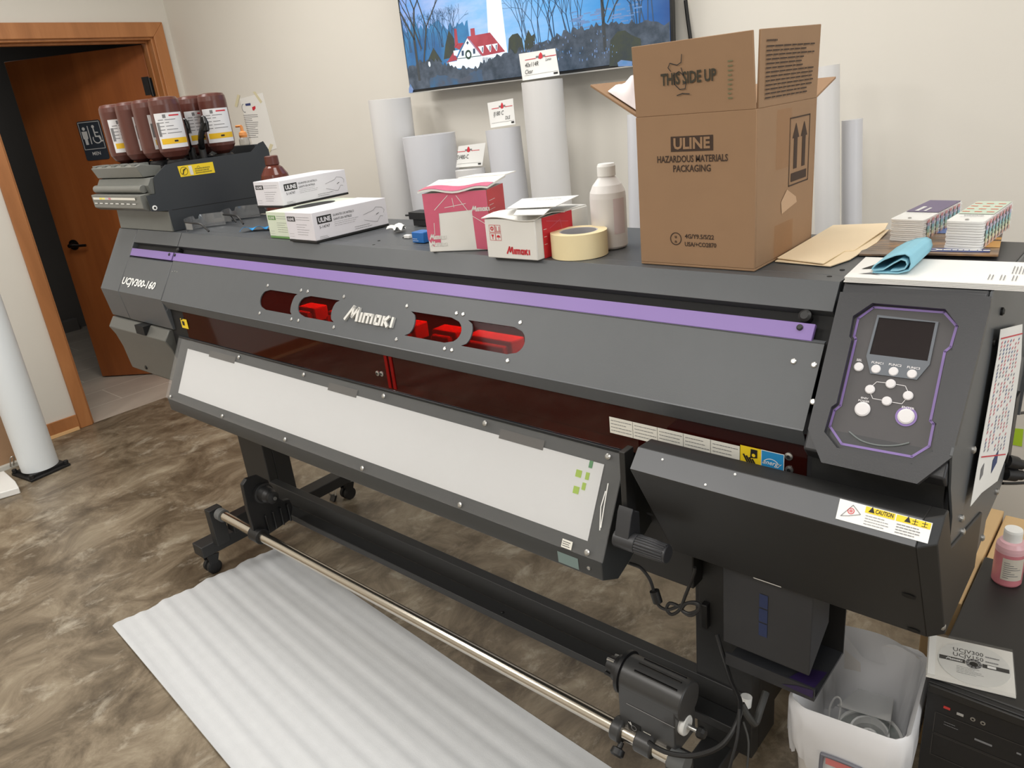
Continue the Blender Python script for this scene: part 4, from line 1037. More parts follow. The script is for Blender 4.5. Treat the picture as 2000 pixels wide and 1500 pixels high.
# crumpled tissue, adapter, little blue box, plug
m = MB(); p = atz((778, 452), T); rn = random.Random(5)
m.grid(lambda u, v: p+V(((u-.5)*.05, (v-.5)*.04+.012*math.sin(5*u), .001+.018*abs(math.sin(4*u+1)*math.sin(5*v+.6)))), 8, 7, M_white, V((0, 0, .001)))
tag(m.build('tissue', angle=20), 'crumpled white tissue scrap on the printer top', 'tissue')
p = atz((815, 442), T); m = MB(); m.box((p.x-.03, p.y+.0, T+.018), (p.x+.04, p.y+.045, T+.038), M_black); m.box((p.x-.02, p.y+.005, T), (p.x+.03, p.y+.04, T+.018), M_black); m.tube((p.x-.032, p.y+.012, T+.028), (p.x-.05, p.y+.006, T+.028), .003, M_black, n=8)
tag(m.build('power_adapter', bevel=.003), 'small black power adapter behind the torn pink box', 'adapter')
M_bl = mat('packet_blue', (30, 104, 180), .35)
p = atz((806, 474), T); t = thing('blue_packet', (p.x+.02, p.y+.02, T), 'little blue packet tucked against the torn pink box', 'packet')
m = MB(); m.box((p.x, p.y, T), (p.x+.042, p.y+.035, T+.026), M_bl); m.build('packet', t, bevel=.002)
m = MB(); f = Fr((p.x, p.y, T), (1, 0, 0), (0, 0, 1)); m.scribble(f, .003, .003, .03, .012, 2, M_white, .001); m.build('print', t)
p = atz((800, 466), T); m = MB(); m.box((p.x-.022, p.y, T), (p.x-.002, p.y+.012, T+.008), M_white); m.box((p.x-.026, p.y-.002, T), (p.x-.022, p.y+.012, T+.003), M_black)
tag(m.build('usb_plug', bevel=.001), 'tiny white plug beside the little blue packet', 'plug')

# torn pink box
C, u, v = atz((840, 492.5), T), None, None
FRp = atz((954, 487), T); un = (FRp-C); un.z = 0; ln = un.length; un.normalize(); un = V((1, .42, 0)).normalized(); vn = V((-un.y, un.x, 0)); ln = .150
hh = aty((816.7, 379), C.y).z-T
print('pink', C, ln, hh)
M_pink = mat('box_pink', (206, 96, 122), .4, grain=.1, gscale=30); M_bw = mat('box_white', (226, 225, 220), .6); M_bred = mat('box_red', (200, 38, 52), .45)
t = thing('carton', C+un*ln/2+vn*.05, 'torn pink and white carton with packing tape, behind the smaller white carton', 'box')
m = MB(); dp = .11
m.prism([C, C+un*ln, C+un*ln+vn*dp, C+vn*dp], V((0, 0, hh)), M_bw); m.build('body', t, bevel=.002)
ff = Fr(C, un, V((0, 0, 1))); fr_ = Fr(C+un*ln, vn, V((0, 0, 1)))
m = MB()
m.dpoly(ff, [(0, hh*.22), (.012, .012), (.03, .02), (.034, hh*.66), (ln*.75, hh*.69), (ln*.76, .004), (ln, .0), (ln, hh), (0, hh)], M_pink)
m.cut(); m.drect(fr_, 0, 0, dp, hh, M_bred, .0006); m.scribble(fr_, .01, hh*.4, .05, hh*.85, 6, M_bw, .001); m.cut()
for k in range(2): wordmark(m, ff, .004, hh*(.22-.12*k), .012, M_bw, .001, .0012, wid=3.4)
wordmark(m, ff, ln*.74, hh*.66, .012, M_bw, .001, .0012, wid=3.6)
for L in ([(.025, hh*.72), (.06, hh*.95)], [(.05, hh*.75), (.1, hh*.8)], [(.08, hh*.94), (.11, hh*.6), (ln, hh*.4)], [(.07, hh*.9), (.072, hh*.75)], [(.02, hh*.5), (.018, hh*.3)]): m.dline(ff, L, .0012, M_bw, .0012)
m.build('print', t)
m = MB()  # crushed lid
def lidf(a, b): return C+un*(a*(ln+.014)-.008)+vn*(b*(dp+.012)-.006)+V((0, 0, hh+.006+.010*b+.004*math.sin(9*a)*(1-b)))
m.grid(lidf, 12, 6, M_bw, V((0, 0, .004)))
m.grid(lambda a, b: lidf(a, b*.35)+V((0, 0, .0008)), 12, 2, M_pink)
m.prism([lidf(1, 1), lidf(.3, 1), lidf(.5, 1)+vn*.03+V((0, 0, .002)), lidf(1, 1)+vn*.02+un*.02+V((0, 0, .004))], V((0, 0, .002)), M_bw)
for k in range(4): m.dline(Fr(lidf(0, .5)+V((0, 0, .003)), un, vn), [(.02+.03*k, -.02), (.05+.025*k, .03)], .0015, M_pink, .003)
m.build('lid', t)
# white carton with red band
C = atz((1050.7, 509.4), T); L_ = atz((957, 500.3), T)
un = V((1, .02, 0)).normalized(); vn = V((-un.y, un.x, 0)); wl = .132; C = C
hh = aty((1054.6, 430), C.y).z-T
vv = (V((.03, 1, 0))).normalized(); dp = .17
t = thing('carton', C-un*wl/2+vn*.05, 'white carton with red band and red maker name, beside the masking tape', 'box')
m = MB(); m.prism([C-un*wl, C, C+vv*dp, C-un*wl+vv*dp], V((0, 0, hh)), M_bw); m.build('body', t, bevel=.002)
ff = Fr(C-un*wl, un, V((0, 0, 1))); fs = Fr(C, vv, V((0, 0, 1)))
m = MB(); wordmark(m, ff, wl*.40, hh*.13, .0155, M_bred, .0006, .001, wid=4.0)
for i in range(2):
    for j in range(2):
        a, b, s = .012+.0155*i, hh*.46+.0165*j, .0145
        m.dline(ff, [(a, b), (a+s, b), (a+s, b+s), (a, b+s)], .0007, M_bred, .0008, closed=True)
a, b = .012, hh*.46
m.dline(ff, [(a+.0185, b+.019), (a+.0185, b+.028)], .0014, M_bred); m.dline(ff, [(a+.0265, b+.019), (a+.0265, b+.028)], .0014, M_bred); m.drect(ff, a+.017, b+.018, a+.029, b+.019, M_bred)
m.dring(ff, a+.0072, b+.0237, .002, .0042, M_bred); m.dpoly(ff, [(a+.0035, b+.0115), (a+.011, b+.0115), (a+.008, b+.006), (a+.0065, b+.006)], M_bred); m.drect(ff, a+.0065, b+.002, a+.008, b+.006, M_bred)
m.dring(ff, a+.0228, b+.006, .0002, .0048, M_bred, t0=0, t1=PI); m.dline(ff, [(a+.0228, b+.006), (a+.0228, b+.002)], .0008, M_bred)
m.cut(); m.drect(fs, dp*.12, 0, dp*.68, hh, M_bred); 
for L in ([(dp*.2, hh*.9), (dp*.6, hh*.75)], [(dp*.25, hh*.7), (dp*.45, hh*.85), (dp*.5, hh*.4)], [(dp*.3, hh*.3), (dp*.6, hh*.6)]): m.dline(fs, L, .001, M_pink, .001)
m.scribble(fs, dp*.14, hh*.25, dp*.2, hh*.8, 3, M_bw, .001); wordmark(m, fs, dp*.42, hh*.28, .008, M_bw, .0008, .001, wid=3)
m.build('print', t)
m = MB()
m.grid(lambda a, b: C-un*wl*(1.03-1.06*a)+vv*(b*dp*.55-.004)+V((0, 0, hh+.002+.006*math.sin(PI*b)+.003*math.sin(6*a))), 10, 5, M_bw, V((0, 0, .0015)))
m.grid(lambda a, b: C-un*wl*(.95-.93*a)+vv*(dp*.56+b*dp*.44)+V((0, 0, hh+.002)), 3, 3, M_bw, V((0, 0, .0015)))
m.build('lid', t)
zt = T+hh+.012
def card_px(name, label, qs, z, zback, rows):
    P = [atz(q, z) for q in qs]
    for i in (2, 3): P[i].z = zback
    m = MB(); n = (P[1]-P[0]).cross(P[3]-P[0]).normalized(); n = n if n.z > 0 else -n
    m.prism(P, n*.0012, M_white); f = Fr(P[0]+n*.0012, P[1]-P[0], P[3]-P[0]); w_ = (P[1]-P[0]).length; h_ = (P[3]-P[0]).dot(f.v)
    s = 1 if f.n.dot(n) > 0 else -1
    m.scribble(f, w_*.25, h_*.65, w_*.85, h_*.92, rows, M_ink, .0012, 1, .0008*s)
    return tag(m.build(name), label, 'card', 'white note cards')
card_px('note_card', 'blank white card lying lowest on the white carton', [(1003, 421), (1062, 420), (1084, 404), (1013, 409)], zt, zt+.004, 1)
card_px('note_card', 'white card with handwriting resting across the white carton', [(990, 408), (1085, 404), (1131, 384), (1020, 391)], zt+.0065, zt+.0085, 2)

# masking tape
c = atz((1133, 497), T); c = V((c.x, c.y, T))
t = thing('masking_tape', c, 'cream roll of masking tape lying flat in front of the white carton', 'tape')
M_mt = mat('masking_cream', (236, 220, 176), .6, grain=.03, gscale=40); M_core = mat('tape_core', (186, 186, 190), .7)
ro, hgt = .0565, .048
m = MB().lathe([(ro*.68, .0), (ro, .0), (ro, hgt), (ro*.68, hgt), (ro*.68, 0)], c, M_mt, n=56); m.build('roll', t)
m = MB().lathe([(ro*.63, .0), (ro*.68, .0), (ro*.68, hgt-.0005), (ro*.63, hgt-.0005), (ro*.63, 0)], c, M_core, n=48)
m.build('core', t)

# plastic bottle
y = 1.292; c = aty((1192, 480), y); c = V((c.x, y, T)); zz = lambda v: aty((1188, v), y).z-T
t = thing('white_jug', c, 'frosted white plastic bottle with white cap left of the big carton', 'bottle')
M_jug = mat('frosted_plastic', (228, 226, 224), .35, spec=.4); rj = .0365
m = MB().lathe([(rj*.92, 0), (rj, .004), (rj, zz(385)), (rj*.97, zz(374)), (rj*.8, zz(360)), (rj*.5, zz(347)), (rj*.42, zz(343)), (rj*.42, zz(339))], c, M_jug, n=32); m.build('bottle', t, angle=60)
m = MB().lathe([(rj*.5, zz(343)), (rj*.5, zz(324)), (rj*.44, zz(319)), (0, zz(318))], c, M_white, n=28); m.build('cap', t)
m = MB(); m.add([V((c.x+math.cos(a)*(rj+.0005), c.y+math.sin(a)*(rj+.0005), T+z)) for z in (.03, .10) for a in [R(-40+6*i) for i in range(8)]], [(i, i+1, 9+i, 8+i) for i in range(7)], mat('faded_print', (218, 204, 206), .5)); m.build('label', t)

# ---- big carton
CF = Fr((-.7385, 1.172, T), (1, 0, 0), (0, 0, 1)); cw, ch, cd = .2165, .2535, .247
x0, y0 = CF.o.x, CF.o.y; x1 = x0+cw; y1 = y0+cd; zt = T+ch
t = thing('cardboard_carton', (x0+cw/2, y0+cd/2, T), 'tall open brown cardboard carton marked hazardous materials packaging', 'box')
m = MB(); th = .004
m.box((x0, y0, T), (x1, y1, T+.004), M_card); m.box((x0, y0, T+.004), (x1, y0+th, zt), M_card); m.box((x0, y1-th, T+.004), (x1, y1, zt), M_card); m.box((x0, y0+th, T+.004), (x0+th, y1-th, zt), M_card); m.box((x1-th, y0+th, T+.004), (x1, y1-th, zt), M_card)
m.build('body', t, bevel=.0012)
m = MB(); tl, tr = aty((1236.5, 91.8), y0+.004), aty((1474, 58), y0+.004)
m.prism([(x0+.001, y0, zt), (x1-.002, y0, zt), (tr.x, y0-.002, tr.z), (tl.x, y0-.002, tl.z)], (0, th, 0), M_card); fl1 = m.build('flap', t, bevel=.001)
m = MB(); a0, a1 = atx((1484.5, 56.5), x1), atx((1602, 47), x1); b0 = atx((1482, 208), x1)
m.prism([(x1, b0.y, zt), (x1, y1-.002, zt), (x1+.002, a1.y, a1.z), (x1+.002, a0.y, a0.z)], (-th, 0, 0), M_card); fl2 = m.build('flap', t, bevel=.001)
o = aty((1153, 169.5), y0+.004)
m = MB(); m.prism([(x0, y0+.003, zt), (x0, y1-.003, zt), (o.x, y1+.004, o.z), (o.x, y0+.003, o.z)], (.001, 0, th), M_card); fl3 = m.build('flap', t, bevel=.001)
m = MB(); m.prism([(x0+.004, y1, zt), (x1-.004, y1, zt), (x1-.004, y1+.10, zt+.03), (x0+.004, y1+.10, zt+.03)], (0, 0, -th), M_card); m.build('flap', t, bevel=.001)
M_tp = clear_mat('box_tape', (252, 246, 240), .015, .35, .05, (200, 166, 130))
P1 = Fr((x0, y0, T), (1, 0, 0), (0, 0, 1)); P2 = Fr((x1, y0, T), (0, 1, 0), (0, 0, 1)); P3_ = Fr((x0, y0-.0012, zt), (1, 0, 0), (0, -.002, tl.z-zt)); P4 = Fr((x1+.001, y0, zt), (0, 1, 0), (.002, 0, a0.z-zt))
def zz7(a, b): return (1150+a/2.831, 30+b/2.831)
M_kink = mat('carton_print', (62, 46, 36), .8)
m = MB()
A, B = P1.px(zz7(455, 755)), P1.px(zz7(688, 652)); mx, my = (A[0]+B[0])/2, A[1]; bw, bh = B[0]-A[0], B[1]-A[1]
m.drect(P1, A[0], A[1], B[0], B[1]-.002, M_kink); m.text(P1, mx, my+bh*.17, 'ULINE', bh*.92, M_card, .0012, bold=.035, center=True, width=bw*.86)
A, B = P1.px(zz7(380, 812)), P1.px(zz7(770, 808)); m.text(P1, (A[0]+B[0])/2, (A[1]+B[1])/2, 'HAZARDOUS MATERIALS', .0155, M_kink, bold=.02, center=True, width=B[0]-A[0])
A, B = P1.px(zz7(468, 865)), P1.px(zz7(675, 862)); m.text(P1, (A[0]+B[0])/2, (A[1]+B[1])/2, 'PACKAGING', .0155, M_kink, bold=.02, center=True, width=B[0]-A[0])
A = P1.px(zz7(482, 1235)); m.dring(P1, A[0], A[1], .0095, .0112, M_kink); m.text(P1, A[0], A[1]+.0015, 'u', .008, M_kink, center=True, bold=.03); m.text(P1, A[0], A[1]-.007, 'n', .008, M_kink, center=True, bold=.03)
A = P1.px(zz7(532, 1232)); B = P1.px(zz7(693, 1240)); m.text(P1, A[0], A[1], '4G/Y9.5/S/22', .0105, M_kink, bold=.02, width=B[0]-A[0])
A = P1.px(zz7(532, 1275)); B = P1.px(zz7(706, 1278)); m.text(P1, A[0], A[1], 'USA/+CO2870', .0105, M_kink, bold=.02, width=B[0]-A[0])
m.cut(); A = P2.px(zz7(1115, 570)); B = P2.px(zz7(1222, 545)); D = P2.px(zz7(1102, 945)); aL, aR, bT, bB = (A[0]+D[0])/2, B[0], A[1], D[1]
m.dline(P2, [(aL, bB), (aR, bB), (aR, bT), (aL, bT)], .0022, M_kink, closed=True); wA = aR-aL; hA = bT-bB
for k in (.3, .72):
    c_ = aL+wA*k; m.drect(P2, c_-wA*.085, bB+hA*.24, c_+wA*.085, bB+hA*.7, M_kink); m.dpoly(P2, [(c_-wA*.17, bB+hA*.7), (c_+wA*.17, bB+hA*.7), (c_, bB+hA*.92)], M_kink)
m.drect(P2, aL+wA*.1, bB+hA*.05, aL+wA*.9, bB+hA*.18, M_kink)
m.build('print', t)
m = MB(); m.drect(P2, cd*.30, 0, cd*.62, ch*.24, M_tp, .0012); m.cut(); m.drect(P2, cd*.30, ch*.6, cd*.55, ch*.97, M_tp, .0012); m.cut(); m.dpoly(P2, [(cd*.42, ch*.3), (cd*.68, ch*.34), (cd*.66, ch*.38), (cd*.5, ch*.45), (cd*.4, ch*.38)], mat('torn_board', (190, 158, 128), .9), .0009)
m.build('tape', t)
m = MB(); A, B = P3_.px(zz7(400, 380)), P3_.px(zz7(706, 358)); m.text(P3_, A[0], (A[1]+B[1])/2-.001, 'THIS SIDE UP', .0245, mat('ink_stamp', (58, 54, 42), .8), bold=.03, width=B[0]-A[0])
def pc(pts): return [P3_.px(zz7(*p)) for p in pts]
m.dline(P3_, pc([(515, 215), (512, 260), (490, 275), (450, 265), (440, 290), (455, 310)]), .0013, M_ink, .0014); m.dline(P3_, pc([(512, 290), (525, 330), (500, 310), (470, 330), (475, 380), (505, 410), (535, 405), (540, 370), (522, 380)]), .0013, M_ink, .0014); m.dline(P3_, pc([(490, 443), (520, 432), (558, 434)]), .0015, M_ink, .0014)
A = P3_.px(zz7(770, 470)); m.scribble(P3_, A[0], A[1], A[0]+.008, A[1]+.06, 9, mat('green_stamp', (110, 112, 82), .8), .0022, 1)
m.build('stamp', fl1)
m = MB(); A, B = P4.px(zz7(972, 485)), P4.px(zz7(1258, 100)); A2 = P4.px(zz7(1250, 440))
m.scribble(P4, A[0], A[1]+.004, B[0]-.006, B[1]-.012, 13, M_kink, .0022, .95); m.scribble(P4, A[0], B[1]-.010, A[0]+.04, B[1]-.004, 1, M_kink, .0025, 1)
m.build('instructions', fl2)
p0 = V((o.x+.045, y0+.03, o.z-.0)); slope = (zt-o.z)/(x0-o.x)
m = MB(); m.grid(lambda a, b: V((o.x+.03+.058*a, y0+.014+.09*b, o.z+(.03+.058*a)*slope+.0085+.030*math.sin(PI*a)**.6*math.sin(PI*b)**.6*(1+.25*math.sin(11*a+7*b)))), 12, 10, mat('bag_white', (244, 236, 238), .4), V((0, 0, .001)))
tag(m.build('packing_bag', angle=50), 'puffy white packing bag on the left flap of the big carton', 'bag')

# ---- right end: folders, envelopes, cloth, magazines, swatch books
M_man = mat('manila', (244, 224, 190), .65, grain=.03, gscale=15)
def sheet(name, label, cat, qs, z, zb, tck, m_, group=None):
    P = []
    for i, q in enumerate(qs): P.append(atz(q, zb[i]))
    m = MB(); m.prism(P, V((0, 0, tck)), m_); return tag(m.build(name, bevel=.0005), label, cat, group)
xa = x1+.004
z0 = T+.0005
fa = [V((xa, 1.245, z0)), atz((1622, 521), z0), atz((1660, 508), z0), atz((1712, 475), z0+.003), atz((1736, 450), z0+.006), V((xa, 1.49, z0+.004))]
m = MB(); m.prism(fa, V((0, 0, .0015)), M_man); tag(m.build('manila_folder'), 'lower manila folder, its tab peeking toward the white envelopes', 'folder', 'manila folders')
fb = [V((xa, 1.255, z0+.0035)), atz((1608, 516), z0+.0035), atz((1650, 491), z0+.0035), atz((1668, 490), z0+.0035), atz((1728, 449), z0+.010), atz((1735, 437), z0+.013), V((xa, 1.52, z0+.010))]
m = MB(); m.prism(fb, V((0, 0, .0015)), M_man); tag(m.build('manila_folder'), 'upper manila folder lying right of the big carton', 'folder', 'manila folders')
# magazines
M_mag = ramp_mat('magazine_photo', [(.3, (74, 62, 52)), (.5, (120, 100, 84)), (.65, (168, 130, 92))], 14, .3, (1, 2, 1), 3, .4, 0)
M_mag2 = ramp_mat('magazine_sky', [(.35, (70, 98, 170)), (.6, (110, 140, 200))], 8, .3, (1, 1, 1), 3, .4, 0)
M_gold = mat('magazine_gold', (214, 160, 84), .35); M_navy = mat('magazine_navy', (44, 60, 120), .35)
zm_ = T+.001
a_, b_ = atz((1677, 499), zm_), atz((1949, 505), zm_); ux = (b_-a_).normalized(); vy = V((-ux.y, ux.x, 0))
t = thing('magazine', a_+ux*.1+vy*.1, 'magazine with photo cover under the right swatch book', 'magazine', 'magazines under the swatch books')
wm = (b_-a_).length; hm = .235; ma = a_+ux*(wm*.40)
m = MB(); m.prism([ma+V((0, 0, .003)), b_+V((0, 0, .003)), b_+vy*hm+ux*.0+V((0, 0, .003)), ma+vy*hm+V((0, 0, .003))], V((0, 0, .003)), M_mag); m.build('cover', t)
f = Fr(ma+V((0, 0, .006)), ux, vy); wq = wm*.6
m = MB(); m.drect(f, .012, .012, wq-.012, .038, M_navy); m.drect(f, 0, .16, wq, hm, M_mag2); m.drect(f, wq*.35, .05, wq, .10, M_gold); m.drect(f, wq*.5, .11, wq, .13, M_gold)
m.scribble(f, wq*.28, .018, wq*.9, .030, 1, M_white, .007, 1.0, .0012); m.dellipse(f, .022, .025, .014, .010, M_white, .001); m.dellipse(f, .022, .025, .011, .007, M_navy, .0014); m.scribble(f, .01, .125, wq*.4, .15, 3, M_white, .001)
m.build('cover_print', t)
t = thing('magazine', a_+ux*.05+vy*.1, 'dark brown magazine under the purple topped swatch book', 'magazine', 'magazines under the swatch books')
m = MB(); m.prism([a_, a_+ux*(wm*.45), a_+ux*(wm*.45)+vy*hm*.9, a_+vy*hm*.9], V((0, 0, .0028)), M_mag); m.build('cover', t)
f = Fr(a_+V((0, 0, .0028)), ux, vy); m = MB(); m.scribble(f, .01, .02, .05, .09, 4, M_gold, .0012); m.build('cover_print', t)
# swatch books
M_pt = mat('swatch_purple', (92, 78, 118), .35)
def swatch(label, qbl, qbr, qfar, hgt, zb, top, wdt, lng):
    A, B = atz(qbl, zb), atz(qbr, zb); Cc = atz(qfar, zb)
    vy_ = (Cc-B); vy_.z = 0; vy_.normalize(); ux_ = V((vy_.y, -vy_.x, 0))
    A = B-ux_*wdt
    t = thing('swatch_book', B-ux_*wdt/2+vy_*lng/2, label, 'swatch book', 'colour swatch books')
    m = MB(); n = 11
    for k in range(n):
        z = zb+hgt*k/n; j = ((k*7) % 5-2)*.0003
        pts = [(0.006, 0), (wdt-.006, 0), (wdt-.0015, .002), (wdt, .007), (wdt, lng), (0, lng), (0, .007), (.0015, .002)]
        m.prism([A+ux_*(x+j)+vy_*(y+j)+V((0, 0, z-A.z)) for x, y in pts], V((0, 0, hgt/n-.0006)), M_white)
    m.build('pages', t)
    ft = Fr(A+V((0, 0, zb+hgt-A.z)), ux_, vy_); fs_ = Fr(B+V((0, 0, zb-B.z)), vy_, V((0, 0, 1)))
    m = MB(); cols = [(214, 150, 152), (176, 168, 196), (140, 190, 198), (168, 200, 176), (220, 214, 176), (214, 176, 160), (160, 176, 200)]
    for i in range(8):
        a0 = lng*(.05+.115*i)
        for j in range(6):
            c_ = cols[(i*0+j) % 7]; m.dpoly(fs_, [(a0+.004*j/6, hgt*(.95-.15*j)), (a0+lng*.06+.004*j/6, hgt*(.95-.15*j)), (a0+lng*.06+.004*j/6, hgt*(.95-.15*(j+1))), (a0+.004*j/6, hgt*(.95-.15*(j+1)))], mat('chip_%d' % (j % 7), c_, .5), .0018)
    m.build('colour_edges', t)
    m = MB()
    if top == 'purple':
        m.drect(ft, .001, lng*.36, wdt-.001, lng-.002, M_pt, .0004)
        m.scribble(ft.move(wdt*.36, lng*.4, 0, R(90)), 0, 0, lng*.3, wdt*.14, 1, M_white, wdt*.12, 1.0, .0008); m.scribble(ft.move(wdt*.58, lng*.4, 0, R(90)), 0, 0, lng*.22, wdt*.1, 1, M_white, wdt*.08, 1.0, .0008)
        m.scribble(ft, .006, lng*.26, wdt-.006, lng*.33, 2, M_inkg, .0008)
    else:
        m.drect(ft, .001, lng*.33, wdt-.001, lng-.002, mat('chip_sage', (196, 210, 192), .5), .0004)
        for i in range(4):
            for j in range(3): m.drect(ft, wdt*(.05+.33*j), lng*(.42+.14*i), wdt*(.25+.33*j), lng*(.45+.14*i), mat('chip_coral', (222, 120, 96), .5), .0008)
        m.scribble(ft, wdt*.25, lng*.235, wdt*.8, lng*.27, 1, M_inkg, .0035, 1, .0008); m.scribble(ft, wdt*.2, lng*.16, wdt*.85, lng*.21, 2, M_inkg, .0008)
    m.lathe([(.003, 0), (.003, .001), (.002, .0015)], ft.p(wdt*.5, lng*.06, 0), M_screw, ft.n, n=10)
    m.build('top_card', t)
zsw = T+.0042
hs1 = .005+aty((1736, 434), atz((1737, 471), zsw).y).z-zsw
swatch('swatch book with purple top cover, behind the blue cloth', (1737, 471), (1802, 473), (1866, 437), hs1, zsw, 'purple', .056, .20)
zsw = T+.0072
hs2 = aty((1855, 431), atz((1853, 486), zsw).y).z-zsw
swatch('swatch book with coral and green chips on top, at far right', (1853, 486), (1916, 489), (1982, 437), hs2, zsw, 'chips', .054, .19)
print('sw', hs1, hs2)
# envelopes
ze = T+.0005
A, B, D = atz((1649, 551), ze), atz((1990, 569), ze), atz((1695, 503), ze)
ux = (B-A).normalized(); vy = V((-ux.y, ux.x, 0)); we = .242; he = .135; te = .0085
A = A
t = thing('envelope_stack', A+ux*we/2+vy*he/2, 'stack of white printed envelopes on the front right corner of the printer', 'envelopes')
m = MB()
for k in range(4):
    j = .0007*((k*3) % 4-1.5); m.prism([A+ux*j+V((0, 0, te*k/4)), A+ux*(we+j)+V((0, 0, te*k/4)), A+ux*(we+j)+vy*he+V((0, 0, te*k/4)), A+vy*he+ux*j+V((0, 0, te*k/4))], V((0, 0, te/4-.0004)), M_paper)
m.build('envelopes', t)
f = Fr(A+V((0, 0, te)), ux, vy)
m = MB(); c0 = f.px((1690, 525)); m.dpoly(f, [(.012, .05), (.022, .075), (.03, .1), (.034, .075), (.05, .07), (.034, .06)], M_ink); m.dpoly(f, [(.014, .02), (.03, .03), (.046, .018), (.03, .022)], M_inkg)
for k in range(3): m.scribble(f.move(we-.055+.014*k, .02, 0, R(90)), 0, 0, .03, .008, 2, M_inkg, .0012); m.scribble(f.move(we-.03+.008*k, .06, 0, R(90)), 0, 0, .045, .008, 2, M_inkg, .0012)
m.scribble(f, .028, .035, .05, .045, 3, M_inkg, .0012)
m.build('print', t)
# folded blue cloth
zc = T+.0005+te
fl = atz((1702, 535), zc); frr = atz((1776, 537), zc); bk = atz((1815, 505), zc)
ux = (frr-fl); wd = ux.length; ux.normalize(); dv = (bk-frr); dv.z = 0; dl = .115; dv.normalize()
def loopp(s):
    # a folded strip: out along the bottom, round the right, back over the top, tucked inside
    pts = [(0.02, .0015), (.3, .0015), (.7, .0015), (.98, .006), (1.02, .016), (.97, .026), (.85, .030), (.6, .028), (.3, .021), (.06, .012), (.0, .007), (.05, .0045), (.3, .006), (.55, .0155), (.75, .022), (.88, .02), (.92, .0145), (.86, .008), (.7, .0055), (.5, .005)]
    f_ = s*(len(pts)-1); i = min(int(f_), len(pts)-2); r_ = f_-i; a, b = pts[i], pts[i+1]
    return (a[0]+(b[0]-a[0])*r_, a[1]+(b[1]-a[1])*r_)
m = MB(); M_cl = mat('blue_cloth', (138, 192, 210), .8, grain=.05, gscale=40, bump=.1, bscale=300)
def cl(a, b):
    x, z = loopp(a); k = 1-.55*b
    return fl+ux*(x*wd)+dv*(b*dl)+V((0, 0, .0006+z*(1-.12*b)+.005*b))
m.grid(cl, 95, 8, M_cl, None)
o_ = m.build('shop_cloth', angle=60); sm = o_.modifiers.new('thick', 'SOLIDIFY'); sm.thickness = .0016; sm.offset = 0
tag(o_, 'folded light blue cloth lying on the white envelopes', 'cloth')
# ================================================================ back wall: television, rolls, poster
def emat(name, rgb, k=1.0, rgb2=None, scale=3.0, vs=(1, 1, 1)):
    if name in MATS: return MATS[name]
    m = bpy.data.materials.new(name); m.use_nodes = True; nt = m.node_tree; b = nt.nodes['Principled BSDF']
    b.inputs['Base Color'].default_value = (.01, .01, .01, 1); b.inputs['Roughness'].default_value = .25
    b.inputs['Emission Color'].default_value = (*lin(rgb), 1); b.inputs['Emission Strength'].default_value = k
    if rgb2:
        tc = nt.nodes.new('ShaderNodeTexCoord'); mp = nt.nodes.new('ShaderNodeMapping'); mp.inputs['Scale'].default_value = vs
        n = nt.nodes.new('ShaderNodeTexNoise'); n.inputs['Scale'].default_value = scale; n.inputs['Detail'].default_value = 6; n.inputs['Roughness'].default_value = .6
        nt.links.new(tc.outputs['Object'], mp.inputs['Vector']); nt.links.new(mp.outputs[0], n.inputs['Vector'])
        r = nt.nodes.new('ShaderNodeMapRange'); r.inputs[1].default_value = .35; r.inputs[2].default_value = .65; nt.links.new(n.outputs['Fac'], r.inputs[0])
        mx = nt.nodes.new('ShaderNodeMix'); mx.data_type = 'RGBA'; mx.inputs['A'].default_value = (*lin(rgb), 1); mx.inputs['B'].default_value = (*lin(rgb2), 1)
        nt.links.new(r.outputs[0], mx.inputs['Factor']); nt.links.new(mx.outputs['Result'], b.inputs['Emission Color'])
    MATS[name] = m
    return m
TVY = 2.262
VF = Fr((0, TVY, 0), (1, 0, 0), (0, 0, 1))
bl = aty((801, 181.5), TVY); br = aty((1313, 60), TVY)
TX0, TX1, TZ0 = bl.x, br.x, bl.z; TZ1 = TZ0+(TX1-TX0)*.5625+.01
tv = thing('television', ((TX0+TX1)/2, TVY+.05, TZ0), 'wall mounted flat television showing a lighthouse and red roofed house', 'television')
m = MB(); m.box((TX0, TVY+.001, TZ0), (TX1, TVY+.022, TZ1), M_black); m.box((TX0+.12, TVY+.022, TZ0+.03), (TX1-.12, TVY+.055, TZ1-.06), M_black); m.build('case', tv, bevel=.002)
m = MB(); m.box((TX0+.25, TVY+.055, TZ0+.25), (TX1-.25, YW-.001, TZ1-.2), M_black); m.build('mount', tv)
m = MB(); m.box((TX0, TVY-.002, TZ0-.004), (TX1, TVY+.02, TZ0), mat('tv_edge_silver', (200, 200, 198), .3, .6)); m.build('lower_edge', tv)
